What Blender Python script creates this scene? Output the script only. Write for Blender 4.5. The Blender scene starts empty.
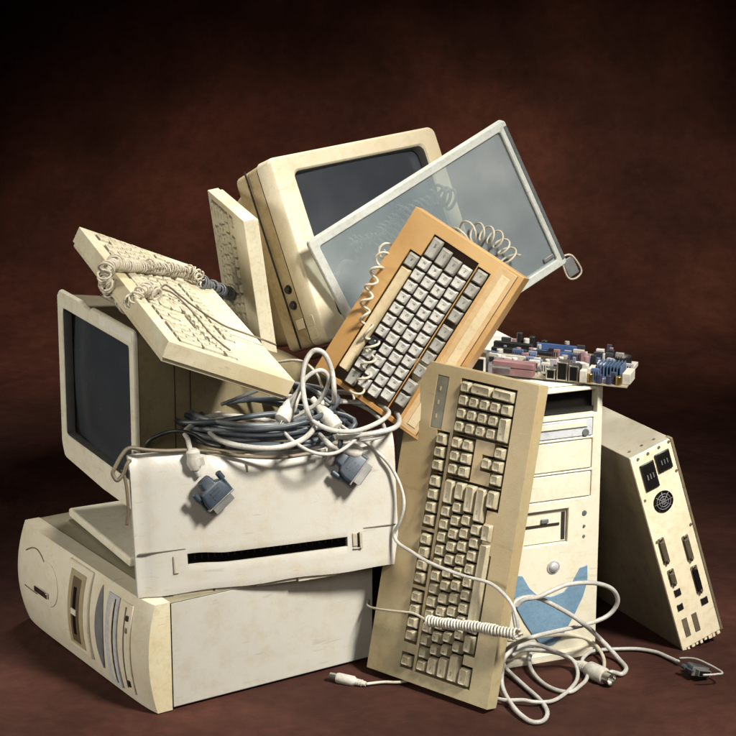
import bpy, bmesh, math, random
from mathutils import Vector, Matrix
random.seed(7)
sc = bpy.context.scene
COL = sc.collection
PI = math.pi

# ------------------------------------------------------------------ materials
def nodes(name):
    m = bpy.data.materials.new(name); m.use_nodes = True
    nt = m.node_tree; return m, nt, nt.nodes['Principled BSDF']

def plastic(name, c1, c2=None, rough=0.45, scale=9.0, grime=0.35, bump=0.12, metal=0.0, spec=0.5, stain=None):
    """aged plastic or painted sheet: two tones mottled by noise, fine dirt specks, pebbled bump"""
    m, nt, b = nodes(name); N = nt.nodes; L = nt.links
    c2 = c2 or tuple(v * 0.8 for v in c1)
    tc = N.new('ShaderNodeTexCoord')
    n1 = N.new('ShaderNodeTexNoise'); n1.inputs['Scale'].default_value = scale; n1.inputs['Detail'].default_value = 6; n1.inputs['Roughness'].default_value = 0.6
    L.new(tc.outputs['Object'], n1.inputs['Vector'])
    r1 = N.new('ShaderNodeValToRGB'); r1.color_ramp.elements[0].position = 0.36; r1.color_ramp.elements[1].position = 0.66
    r1.color_ramp.elements[0].color = (*c2, 1); r1.color_ramp.elements[1].color = (*c1, 1)
    L.new(n1.outputs['Fac'], r1.inputs['Fac'])
    n2 = N.new('ShaderNodeTexNoise'); n2.inputs['Scale'].default_value = scale * 9; n2.inputs['Detail'].default_value = 8; n2.inputs['Roughness'].default_value = 0.75
    L.new(tc.outputs['Object'], n2.inputs['Vector'])
    r2 = N.new('ShaderNodeValToRGB'); r2.color_ramp.elements[0].position = 0.30; r2.color_ramp.elements[1].position = 0.52
    g = 1 - grime
    r2.color_ramp.elements[0].color = (g, g * 0.93, g * 0.82, 1); r2.color_ramp.elements[1].color = (1, 1, 1, 1)
    L.new(n2.outputs['Fac'], r2.inputs['Fac'])
    mx = N.new('ShaderNodeMix'); mx.data_type = 'RGBA'; mx.blend_type = 'MULTIPLY'; mx.inputs[0].default_value = 1
    L.new(r1.outputs['Color'], mx.inputs[6]); L.new(r2.outputs['Color'], mx.inputs[7])
    out = mx.outputs[2]
    if stain:
        n3 = N.new('ShaderNodeTexNoise'); n3.inputs['Scale'].default_value = scale * 0.45; n3.inputs['Detail'].default_value = 5
        mp = N.new('ShaderNodeMapping'); mp.inputs['Location'].default_value = (3.1, 1.7, 0.4)
        L.new(tc.outputs['Object'], mp.inputs['Vector']); L.new(mp.outputs['Vector'], n3.inputs['Vector'])
        r3 = N.new('ShaderNodeValToRGB'); r3.color_ramp.elements[0].position = 0.47; r3.color_ramp.elements[1].position = 0.72
        L.new(n3.outputs['Fac'], r3.inputs['Fac'])
        m3 = N.new('ShaderNodeMix'); m3.data_type = 'RGBA'
        L.new(r3.outputs['Color'], m3.inputs[0]); L.new(out, m3.inputs[6]); m3.inputs[7].default_value = (*stain, 1)
        out = m3.outputs[2]
    ms = N.new('ShaderNodeMapping'); ms.inputs['Scale'].default_value = (7, 60, 40); ms.inputs['Rotation'].default_value = (.35, .2, .55)
    ns = N.new('ShaderNodeTexNoise'); ns.inputs['Scale'].default_value = 2.6; ns.inputs['Detail'].default_value = 4; ns.inputs['Distortion'].default_value = .4
    L.new(tc.outputs['Object'], ms.inputs['Vector']); L.new(ms.outputs['Vector'], ns.inputs['Vector'])
    rs = N.new('ShaderNodeValToRGB'); rs.color_ramp.elements[0].position = .655; rs.color_ramp.elements[0].color = (0, 0, 0, 1); rs.color_ramp.elements[1].position = .70; rs.color_ramp.elements[1].color = (.24, .24, .24, 1)
    L.new(ns.outputs['Fac'], rs.inputs['Fac'])
    sx = N.new('ShaderNodeMix'); sx.data_type = 'RGBA'; L.new(rs.outputs['Color'], sx.inputs[0]); L.new(out, sx.inputs[6]); sx.inputs[7].default_value = (c2[0] * .45, c2[1] * .40, c2[2] * .32, 1)
    out = sx.outputs[2]
    L.new(out, b.inputs['Base Color'])
    mr = N.new('ShaderNodeMapRange'); mr.inputs['To Min'].default_value = rough - 0.08; mr.inputs['To Max'].default_value = rough + 0.16
    L.new(n2.outputs['Fac'], mr.inputs['Value']); L.new(mr.outputs['Result'], b.inputs['Roughness'])
    b.inputs['Metallic'].default_value = metal; b.inputs['Specular IOR Level'].default_value = spec
    n4 = N.new('ShaderNodeTexNoise'); n4.inputs['Scale'].default_value = 420; n4.inputs['Detail'].default_value = 2
    L.new(tc.outputs['Object'], n4.inputs['Vector'])
    bp = N.new('ShaderNodeBump'); bp.inputs['Strength'].default_value = bump; bp.inputs['Distance'].default_value = 0.0015
    L.new(n4.outputs['Fac'], bp.inputs['Height']); L.new(bp.outputs['Normal'], b.inputs['Normal'])
    return m

def flat(name, c, rough=0.5, metal=0.0, spec=0.5):
    m, nt, b = nodes(name); N = nt.nodes; L = nt.links
    tc = N.new('ShaderNodeTexCoord'); n = N.new('ShaderNodeTexNoise'); n.inputs['Scale'].default_value = 60; n.inputs['Detail'].default_value = 5
    L.new(tc.outputs['Object'], n.inputs['Vector'])
    r = N.new('ShaderNodeValToRGB'); r.color_ramp.elements[0].position = 0.3; r.color_ramp.elements[1].position = 0.7
    r.color_ramp.elements[0].color = (*[v * 0.68 for v in c], 1); r.color_ramp.elements[1].color = (*c, 1)
    L.new(n.outputs['Fac'], r.inputs['Fac']); L.new(r.outputs['Color'], b.inputs['Base Color'])
    b.inputs['Roughness'].default_value = rough; b.inputs['Metallic'].default_value = metal; b.inputs['Specular IOR Level'].default_value = spec
    return m

M = {}
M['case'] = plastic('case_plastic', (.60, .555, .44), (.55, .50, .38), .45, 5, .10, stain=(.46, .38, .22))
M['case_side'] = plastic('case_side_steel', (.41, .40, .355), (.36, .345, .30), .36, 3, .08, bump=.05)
M['case_top'] = plastic('case_top_steel', (.25, .225, .15), (.19, .17, .11), .45, 8, .2, bump=.08)  # yellowish steel, its colour darkened for the shadow of the pile above
M['case_edge'] = plastic('case_edge_yellowed', (.56, .52, .37), (.50, .46, .31), .5, 6, .2, stain=(.36, .25, .12))
M['case_grey'] = flat('drive_grey', (.16, .16, .16), .45)
M['case_blue'] = plastic('drive_face_pale', (.46, .48, .49), (.40, .41, .42), .4, 10, .25)
M['printer'] = plastic('printer_plastic', (.40, .385, .345), (.37, .355, .31), .38, 3, .06)
M['printer_side'] = plastic('printer_side_plastic', (.36, .33, .26), (.28, .25, .19), .5, 6, .25)
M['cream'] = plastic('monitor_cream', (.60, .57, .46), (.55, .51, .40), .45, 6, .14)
M['monL_body'] = plastic('monitor_housing_shaded', (.20, .165, .095), (.14, .115, .06), .5, 7, .25)  # housing kept dark: the shade under the ivory keyboard is in this colour
M['yellowed'] = plastic('monitor_yellowed', (.66, .60, .45), (.60, .53, .38), .45, 6, .14, stain=(.54, .43, .26))
M['yellow_housing'] = plastic('housing_yellowed', (.54, .44, .28), (.36, .28, .15), .48, 8, .3)
M['kbA'] = plastic('keyboard_tan', (.34, .29, .17), (.285, .24, .135), .42, 8, .2, stain=(.31, .215, .10))
M['kbA_edge'] = M['kbA']
M['keyA'] = plastic('keycap_tan', (.33, .29, .20), (.27, .235, .155), .32, 40, .2, bump=.06)
M['well'] = flat('key_well_dark', (.016, .010, .005), .8)
M['kbB'] = plastic('keyboard_ivory', (.60, .56, .43), (.50, .455, .32), .5, 9, .2, stain=(.42, .34, .19))
M['keyB'] = plastic('keycap_ivory', (.50, .46, .34), (.40, .36, .25), .45, 40, .3, bump=.06)
M['wellB'] = flat('key_well_ivory', (.11, .085, .045), .7)
M['kbD'] = plastic('keyboard_orange', (.34, .18, .055), (.27, .135, .038), .36, 8, .18, stain=(.40, .26, .11))
M['stripD'] = plastic('strip_beige', (.46, .38, .24), (.40, .32, .19), .45, 12, .15)
M['keyD'] = plastic('keycap_grey_white', (.42, .41, .375), (.36, .35, .32), .42, 40, .2, bump=.06)
M['keyD2'] = plastic('keycap_grey', (.27, .265, .235), (.21, .205, .18), .45, 40, .3, bump=.06)
M['keyblack'] = flat('keycap_black', (.015, .015, .015), .35)
M['legend'] = flat('legend_dark', (.02, .017, .012), .6)
M['legend_white'] = flat('legend_white', (.7, .7, .68), .6)
M['tower'] = plastic('tower_cream', (.60, .565, .45), (.56, .525, .41), .40, 5, .08)
M['tower_side'] = plastic('tower_sheet', (.50, .48, .42), (.44, .42, .36), .4, 7, .2, bump=.05)
M['blue'] = plastic('blue_insert', (.16, .265, .36), (.12, .21, .30), .4, 20, .2)
M['black'] = flat('black_plastic', (.012, .011, .010), .4)
M['void'] = flat('dark_opening', (.006, .005, .004), .85, spec=.1)
M['chrome'] = flat('chrome', (.75, .75, .72), .18, 1.0)
M['steel'] = flat('steel', (.55, .53, .48), .32, 1.0)
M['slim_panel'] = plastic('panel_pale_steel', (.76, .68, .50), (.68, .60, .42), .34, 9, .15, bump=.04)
M['slim_side'] = plastic('slim_lid_shaded', (.20, .16, .10), (.13, .105, .065), .5, 6, .4, bump=.08)  # shadow on the face beside the tower is put into this dark tone
M['slim_top'] = plastic('slim_end_shaded', (.36, .33, .26), (.31, .28, .21), .45, 5, .12)  # darkened to carry the shadow that tower and board throw on this end
M['cable'] = plastic('cable_grey_white', (.40, .39, .36), (.31, .30, .27), .38, 40, .35, bump=.03)
M['cable_dark'] = plastic('cable_slate', (.050, .062, .074), (.028, .036, .044), .4, 30, .25, bump=.03)
M['cable_mid'] = plastic('cable_grey', (.13, .14, .145), (.08, .09, .095), .42, 30, .25, bump=.03)
M['cable_brown'] = plastic('cable_taupe', (.15, .12, .08), (.10, .08, .05), .5, 30, .3, bump=.03)
M['cable_black'] = flat('cable_black', (.014, .013, .012), .45)
M['cord'] = plastic('cord_beige', (.46, .42, .33), (.37, .33, .25), .42, 30, .2, bump=.03)
M['plug_white'] = plastic('plug_white', (.48, .46, .41), (.38, .36, .31), .4, 30, .3, bump=.04)
M['plug_blue'] = plastic('plug_slate_blue', (.026, .040, .056), (.015, .024, .036), .42, 30, .3, bump=.06)
M['pcb'] = plastic('circuit_board', (.30, .26, .19), (.20, .17, .12), .45, 60, .4)
M['pink'] = flat('slot_pink', (.18, .085, .09), .45); M['slotblue'] = flat('slot_blue', (.05, .10, .24), .4)
M['slotwhite'] = flat('slot_white', (.48, .45, .38), .5); M['heatsink'] = flat('heatsink_blue', (.12, .19, .32), .35, .5)
M['capgreen'] = flat('capacitor_dark', (.03, .03, .06), .3); M['gold'] = flat('brass', (.55, .38, .12), .35, 1.0)
M['dull_steel'] = flat('dull_steel', (.20, .195, .18), .4, .4); M['dark_tan'] = flat('dark_tan', (.09, .07, .04), .6); M['amber'] = flat('amber_plastic', (.5, .2, .04), .4)

def crt_mat():
    m, nt, b = nodes('crt_glass'); N = nt.nodes; L = nt.links
    tc = N.new('ShaderNodeTexCoord'); n = N.new('ShaderNodeTexNoise'); n.inputs['Scale'].default_value = 6; n.inputs['Detail'].default_value = 4
    L.new(tc.outputs['Object'], n.inputs['Vector'])
    r = N.new('ShaderNodeValToRGB'); r.color_ramp.elements[0].color = (.020, .023, .028, 1); r.color_ramp.elements[1].color = (.040, .045, .052, 1)
    L.new(n.outputs['Fac'], r.inputs['Fac']); L.new(r.outputs['Color'], b.inputs['Base Color'])
    n2 = N.new('ShaderNodeTexNoise'); n2.inputs['Scale'].default_value = 25; n2.inputs['Detail'].default_value = 6
    L.new(tc.outputs['Object'], n2.inputs['Vector'])
    mr = N.new('ShaderNodeMapRange'); mr.inputs['To Min'].default_value = .16; mr.inputs['To Max'].default_value = .34
    L.new(n2.outputs['Fac'], mr.inputs['Value']); L.new(mr.outputs['Result'], b.inputs['Roughness'])
    b.inputs['Specular IOR Level'].default_value = .6
    return m
M['crt'] = crt_mat(); M['recess'] = flat('recess_dark', (.05, .05, .045), .5)

def filter_mat():
    m = bpy.data.materials.new('filter_glass'); m.use_nodes = True; nt = m.node_tree; N = nt.nodes; L = nt.links; N.clear()
    out = N.new('ShaderNodeOutputMaterial'); tr = N.new('ShaderNodeBsdfTransparent'); tr.inputs['Color'].default_value = (.78, .84, .86, 1)
    pb = N.new('ShaderNodeBsdfPrincipled'); pb.inputs['Roughness'].default_value = .22
    tc = N.new('ShaderNodeTexCoord'); n = N.new('ShaderNodeTexNoise'); n.inputs['Scale'].default_value = 7; n.inputs['Detail'].default_value = 6
    L.new(tc.outputs['Object'], n.inputs['Vector'])
    r = N.new('ShaderNodeValToRGB'); r.color_ramp.elements[0].position = .3; r.color_ramp.elements[1].position = .7
    r.color_ramp.elements[0].color = (.30, .36, .39, 1); r.color_ramp.elements[1].color = (.46, .50, .50, 1)
    L.new(n.outputs['Fac'], r.inputs['Fac']); L.new(r.outputs['Color'], pb.inputs['Base Color'])
    mr = N.new('ShaderNodeMapRange'); mr.inputs['To Min'].default_value = .20; mr.inputs['To Max'].default_value = .46
    L.new(n.outputs['Fac'], mr.inputs['Value'])
    mx = N.new('ShaderNodeMixShader'); L.new(mr.outputs['Result'], mx.inputs[0])
    L.new(tr.outputs[0], mx.inputs[1]); L.new(pb.outputs[0], mx.inputs[2]); L.new(mx.outputs[0], out.inputs['Surface'])
    return m
M['filter'] = filter_mat()

def backdrop_mat():
    m, nt, b = nodes('painted_muslin'); N = nt.nodes; L = nt.links
    tc = N.new('ShaderNodeTexCoord')
    n1 = N.new('ShaderNodeTexNoise'); n1.inputs['Scale'].default_value = 3.2; n1.inputs['Detail'].default_value = 9; n1.inputs['Roughness'].default_value = .55; n1.inputs['Distortion'].default_value = .15
    L.new(tc.outputs['Object'], n1.inputs['Vector'])
    r = N.new('ShaderNodeValToRGB'); e = r.color_ramp.elements
    e[0].position = .30; e[0].color = (.024, .0080, .0052, 1); e[1].position = .72; e[1].color = (.074, .0265, .0175, 1)
    k = e.new(.5); k.color = (.041, .0150, .0100, 1)
    L.new(n1.outputs['Fac'], r.inputs['Fac'])
    n2 = N.new('ShaderNodeTexNoise'); n2.inputs['Scale'].default_value = 38; n2.inputs['Detail'].default_value = 8; n2.inputs['Roughness'].default_value = .7
    L.new(tc.outputs['Object'], n2.inputs['Vector'])
    r2 = N.new('ShaderNodeValToRGB'); r2.color_ramp.elements[0].position = .3; r2.color_ramp.elements[1].position = .7
    r2.color_ramp.elements[0].color = (.72, .70, .70, 1); r2.color_ramp.elements[1].color = (1.15, 1.15, 1.15, 1)
    L.new(n2.outputs['Fac'], r2.inputs['Fac'])
    mx = N.new('ShaderNodeMix'); mx.data_type = 'RGBA'; mx.blend_type = 'MULTIPLY'; mx.inputs[0].default_value = 1
    L.new(r.outputs['Color'], mx.inputs[6]); L.new(r2.outputs['Color'], mx.inputs[7]); L.new(mx.outputs[2], b.inputs['Base Color'])
    b.inputs['Roughness'].default_value = .85; b.inputs['Specular IOR Level'].default_value = .15
    w = N.new('ShaderNodeTexNoise'); w.inputs['Scale'].default_value = 5; w.inputs['Detail'].default_value = 5; w.inputs['Distortion'].default_value = 1.2
    L.new(tc.outputs['Object'], w.inputs['Vector'])
    w2 = N.new('ShaderNodeTexNoise'); w2.inputs['Scale'].default_value = 900; w2.inputs['Detail'].default_value = 2
    L.new(tc.outputs['Object'], w2.inputs['Vector'])
    ma = N.new('ShaderNodeMath'); ma.operation = 'MULTIPLY_ADD'; ma.inputs[1].default_value = .03
    L.new(w2.outputs['Fac'], ma.inputs[0]); L.new(w.outputs['Fac'], ma.inputs[2])
    bp = N.new('ShaderNodeBump'); bp.inputs['Strength'].default_value = .5; bp.inputs['Distance'].default_value = .03
    L.new(ma.outputs[0], bp.inputs['Height']); L.new(bp.outputs['Normal'], b.inputs['Normal'])
    return m
M['muslin'] = backdrop_mat()

# ------------------------------------------------------------------ mesh builder
def rrect(x0, x1, y0, y1, r, z, n=4):
    """rounded rectangle loop in the local XY plane, counter-clockwise"""
    r = max(1e-5, min(r, (x1 - x0) / 2.01, (y1 - y0) / 2.01)); pts = []
    for cx, cy, a in ((x1 - r, y0 + r, -90), (x1 - r, y1 - r, 0), (x0 + r, y1 - r, 90), (x0 + r, y0 + r, 180)):
        for i in range(n + 1):
            t = math.radians(a + 90 * i / n); pts.append((cx + r * math.cos(t), cy + r * math.sin(t), z))
    return pts

class MB:
    def __init__(s): s.bm = bmesh.new()
    def face(s, vs, m=0):
        try:
            f = s.bm.faces.new(vs); f.material_index = m; return f
        except ValueError: return None
    def box(s, x0, x1, y0, y1, z0, z1, m=0, T=None):
        c = [(x0, y0, z0), (x1, y0, z0), (x1, y1, z0), (x0, y1, z0), (x0, y0, z1), (x1, y0, z1), (x1, y1, z1), (x0, y1, z1)]
        return s.hexa(c, m, T)
    def hexa(s, c, m=0, T=None):
        v = [s.bm.verts.new(T @ Vector(p) if T else p) for p in c]
        for q in ((3, 2, 1, 0), (4, 5, 6, 7), (0, 1, 5, 4), (1, 2, 6, 5), (2, 3, 7, 6), (3, 0, 4, 7)): s.face([v[i] for i in q], m)
        return s
    def loft(s, loops, m=0, cap0=True, cap1=True, T=None, mats=None, closed=True):
        L = [[s.bm.verts.new(T @ Vector(p) if T else p) for p in lp] for lp in loops]
        n = len(L[0])
        for k in range(len(L) - 1):
            mm = mats[k] if mats else m
            for i in range(n if closed else n - 1):
                j = (i + 1) % n
                s.face([L[k][i], L[k][j], L[k + 1][j], L[k + 1][i]], mm)
        if cap0: s.face(list(reversed(L[0])), mats[0] if mats else m)
        if cap1: s.face(L[-1], mats[-1] if mats else m)
        return s
    def cyl(s, c, ax, r, h, seg=20, r2=None, m=0, T=None, rings=None):
        """cylinder or turned shape from c along ax; rings = [(radius, distance)]"""
        ax = Vector(ax).normalized(); u = ax.orthogonal().normalized(); w = ax.cross(u); c = Vector(c)
        rings = rings or [(r, 0), (r2 if r2 is not None else r, h)]
        loops = []
        for (rr, d) in rings:
            loops.append([tuple(c + ax * d + (u * math.cos(2 * PI * i / seg) + w * math.sin(2 * PI * i / seg)) * max(rr, 1e-5)) for i in range(seg)])
        return s.loft(loops, m, T=T)
    def prism(s, poly, z0, z1, m=0, T=None):
        return s.loft([[(x, y, z0) for x, y in poly], [(x, y, z1) for x, y in poly]], m, T=T)
    def tube(s, pts, r, seg=8, m=0, caps=True):
        P = [Vector(p) for p in pts]; n = len(P)
        t0 = (P[1] - P[0]).normalized(); u = t0.orthogonal().normalized(); loops = []
        for i in range(n):
            t = (P[min(i + 1, n - 1)] - P[max(i - 1, 0)])
            t = t.normalized() if t.length > 1e-9 else t0
            u = u - t * u.dot(t); u = u.normalized() if u.length > 1e-6 else t.orthogonal().normalized()
            w = t.cross(u); rr = r[i] if isinstance(r, (list, tuple)) else r
            loops.append([tuple(P[i] + (u * math.cos(2 * PI * k / seg) + w * math.sin(2 * PI * k / seg)) * rr) for k in range(seg)])
        return s.loft(loops, m, caps, caps)
    def plate(s, xs, ys, hf, z0, m=0, mw=1, top=None):
        """slab whose top is a grid of cells at heights hf(cx, cy); cells below `top` take material mw"""
        xs = sorted(set(round(x, 5) for x in xs)); ys = sorted(set(round(y, 5) for y in ys)); V = {}
        def v(x, y, z):
            k = (round(x, 5), round(y, 5), round(z, 5))
            if k not in V: V[k] = s.bm.verts.new(k)
            return V[k]
        H = [[hf((xs[i] + xs[i + 1]) / 2, (ys[j] + ys[j + 1]) / 2) for j in range(len(ys) - 1)] for i in range(len(xs) - 1)]
        nx, ny = len(xs) - 1, len(ys) - 1
        def mat(h): return mw if top is not None and h < top - 1e-6 else m
        for i in range(nx):
            for j in range(ny):
                h = H[i][j]; a, b, c, d = xs[i], xs[i + 1], ys[j], ys[j + 1]
                s.face([v(a, c, h), v(b, c, h), v(b, d, h), v(a, d, h)], mat(h))
                s.face([v(a, d, z0), v(b, d, z0), v(b, c, z0), v(a, c, z0)], m)
                for (di, dj, p, q) in ((1, 0, (b, c), (b, d)), (-1, 0, (a, d), (a, c)), (0, 1, (b, d), (a, d)), (0, -1, (a, c), (b, c))):
                    ii, jj = i + di, j + dj
                    h2 = H[ii][jj] if 0 <= ii < nx and 0 <= jj < ny else z0
                    if h2 < h - 1e-6:
                        s.face([v(*p, h2), v(*q, h2), v(*q, h), v(*p, h)], m)
        return s
    def sub(s, n=1):
        return s
    def build(s, name, mats, parent=None, bevel=0, seg=2, smooth=False, angle=32):
        bmesh.ops.recalc_face_normals(s.bm, faces=s.bm.faces)
        me = bpy.data.meshes.new(name); s.bm.to_mesh(me); s.bm.free()
        for mm in (mats if isinstance(mats, (list, tuple)) else [mats]): me.materials.append(mm)
        o = bpy.data.objects.new(name, me); COL.objects.link(o)
        if parent: o.parent = parent
        if bevel:
            b = o.modifiers.new('bevel', 'BEVEL'); b.width = bevel; b.segments = seg; b.limit_method = 'ANGLE'; b.angle_limit = math.radians(angle)
            b.harden_normals = False
        if smooth or bevel:
            for p in me.polygons: p.use_smooth = True
            if not smooth or bevel or smooth == 'auto':
                me.set_sharp_from_angle(angle=math.radians(40))
        return o

def frame(t, X, Y):
    X = Vector(X).normalized(); Y = Vector(Y); Y = (Y - X * Y.dot(X)).normalized(); Z = X.cross(Y)
    m = Matrix((X, Y, Z)).transposed().to_4x4(); m.translation = Vector(t); return m

def thing(name, label, cat, mat=None, group=None):
    o = bpy.data.objects.new(name, None); COL.objects.link(o); o.empty_display_size = .05
    if mat is not None: o.matrix_world = mat
    o['label'] = label; o['category'] = cat
    if group: o['group'] = group
    return o
def tag(o, label, cat, group=None):
    o['label'] = label; o['category'] = cat
    if group: o['group'] = group
    return o

def crom(P, n=8, closed=False):
    """Catmull-Rom through waypoints"""
    P = [Vector(p) for p in P]; out = []
    N = len(P)
    for i in range(N - 1):
        p0, p1, p2, p3 = P[max(i - 1, 0)], P[i], P[i + 1], P[min(i + 2, N - 1)]
        for k in range(n):
            t = k / n
            out.append(.5 * ((2 * p1) + (-p0 + p2) * t + (2 * p0 - 5 * p1 + 4 * p2 - p3) * t * t + (-p0 + 3 * p1 - 3 * p2 + p3) * t ** 3))
    out.append(P[-1]); return out

def helix(path, R, pitch, seg=12, jitter=0.0):
    """coil wound round a path"""
    P = crom(path, 24); d = [0]
    for a, b in zip(P, P[1:]): d.append(d[-1] + (b - a).length)
    total = d[-1]; turns = total / pitch; n = int(turns * seg); out = []; u = None; i = 0
    for k in range(n + 1):
        s = total * k / n
        while i < len(d) - 2 and d[i + 1] < s: i += 1
        f = (s - d[i]) / max(1e-9, d[i + 1] - d[i]); c = P[i].lerp(P[i + 1], f); t = (P[i + 1] - P[i]).normalized()
        if u is None: u = t.orthogonal().normalized()
        u = (u - t * u.dot(t)).normalized(); w = t.cross(u); a = 2 * PI * k / seg
        r = R * (1 + jitter * math.sin(a * .137 + 1) + jitter * .6 * math.sin(a * .31))
        out.append(c + (u * math.cos(a) + w * math.sin(a)) * r)
    return out

# ------------------------------------------------------------------ camera, backdrop, lamps
cam = bpy.data.cameras.new('camera'); cam.sensor_width = 36; cam.sensor_fit = 'HORIZONTAL'
cam.lens = 1997.75 / 736 * 36; cam.clip_start = .05; cam.clip_end = 60
co = bpy.data.objects.new('camera', cam); COL.objects.link(co)
co.location = (0, -2.5, 1.1801); co.rotation_euler = (PI / 2 - math.radians(14.594), 0, 0)
sc.camera = co
sc.view_settings.view_transform = 'Standard'; sc.view_settings.look = 'None'; sc.view_settings.exposure = 0
w = bpy.data.worlds.new('World'); sc.world = w; w.use_nodes = True
w.node_tree.nodes['Background'].inputs['Color'].default_value = (1.0, .86, .74, 1); w.node_tree.nodes['Background'].inputs['Strength'].default_value = .016

def smooth01(t): t = max(0, min(1, t)); return t * t * (3 - 2 * t)
mb = MB(); prof = []
R = 1.1; yb = 2.9
for i in range(60): prof.append((-3.2 + (yb - R + 3.2) * i / 59, 0.0))
for i in range(1, 25): a = PI / 2 * i / 24; prof.append((yb - R + R * math.sin(a), R - R * math.cos(a)))
for i in range(1, 20): prof.append((yb, R + 3.2 * i / 19))
NX = 90; rows = []
for (y, z) in prof:
    row = []
    for i in range(NX + 1):
        x = -4 + 8 * i / NX
        k = smooth01((abs(y - .35) - .75) / .8) if z < .05 else 1
        # folds of the cloth, flat where the pile stands
        f = (.010 * math.sin(x * 5.1 + y * 1.7) + .007 * math.sin(x * 11.3 - y * 3.1 + 1.0)) * k
        row.append(mb.bm.verts.new((x, y - (f if z > .6 else 0), z + (max(f, -.004) if z <= .6 else 0))))
    rows.append(row)
for a, b in zip(rows, rows[1:]):
    for i in range(NX): mb.face([a[i], a[i + 1], b[i + 1], b[i]])
bd = mb.build('floor_and_backdrop', M['muslin'], smooth=True); bd['kind'] = 'structure'
for mod in bd.modifiers: pass

def area(name, loc, target, size, power, color, shape='DISK', size_y=None, spread=None):
    l = bpy.data.lights.new(name, 'AREA'); l.shape = shape; l.size = size; l.energy = power; l.color = color
    if size_y: l.shape = 'RECTANGLE'; l.size_y = size_y
    if spread: l.spread = spread
    o = bpy.data.objects.new(name, l); COL.objects.link(o); o.location = loc
    o.rotation_euler = (Vector(target) - Vector(loc)).to_track_quat('-Z', 'Y').to_euler(); return o
def spot(name, loc, target, angle, blend, power, color, radius=.1):
    l = bpy.data.lights.new(name, 'SPOT'); l.spot_size = math.radians(angle); l.spot_blend = blend; l.energy = power; l.color = color; l.shadow_soft_size = radius
    o = bpy.data.objects.new(name, l); COL.objects.link(o); o.location = loc
    o.rotation_euler = (Vector(target) - Vector(loc)).to_track_quat('-Z', 'Y').to_euler(); return o
area('key_softbox', (1.50, -1.20, 2.50), (.05, .25, .25), .55, 15.6, (1.0, .96, .885), spread=math.radians(44))
area('fill_softbox', (-2.7, -.45, 1.0), (-.30, .3, .3), .9, 3.5, (1.0, .95, .84), spread=math.radians(44))
area('front_softbox', (-.5, -3.2, 2.0), (0, .3, .3), 1.4, 1.8, (1.0, .96, .90), spread=math.radians(30))
area('top_softbox', (-.3, 1.5, 2.3), (-.1, .4, .45), .5, 3.2, (1.0, .94, .84), spread=math.radians(40))
spot('backdrop_spot', (1.1, .9, 2.2), (.54, 2.38, .26), 34, 1.0, 280, (1.0, .80, .62), .3)
spot('backdrop_spot', (-1.3, .9, 2.0), (-.46, 2.25, .16), 36, 1.0, 225, (1.0, .74, .56), .3)
spot('backdrop_spot', (-.2, 1.3, 2.1), (-.0, 2.55, .42), 34, 1.0, 50, (1.0, .76, .58), .3)

# ------------------------------------------------------------------ keyboards
GLY = {}
def glyph(ch):
    """triangles of a character, height about 1, centred"""
    if ch in GLY: return GLY[ch]
    cu = bpy.data.curves.new('g', 'FONT'); cu.body = ch; cu.size = 1.0; cu.align_x = 'CENTER'; cu.align_y = 'CENTER'; cu.resolution_u = 2
    ob = bpy.data.objects.new('g', cu); COL.objects.link(ob)
    bpy.context.view_layer.update()
    me = bpy.data.meshes.new_from_object(ob.evaluated_get(bpy.context.evaluated_depsgraph_get()))
    g = ([tuple(v.co) for v in me.vertices], [tuple(p.vertices) for p in me.polygons])
    bpy.data.objects.remove(ob); bpy.data.curves.remove(cu); bpy.data.meshes.remove(me)
    GLY[ch] = g; return g
def put_text(mb, txt, org, ux, uy, size, m):
    vs, fs = glyph(txt); ux, uy, org = Vector(ux), Vector(uy), Vector(org)
    V = [mb.bm.verts.new(org + ux * (v[0] * size) + uy * (v[1] * size)) for v in vs]
    for f in fs: mb.face([V[i] for i in f], m)

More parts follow.
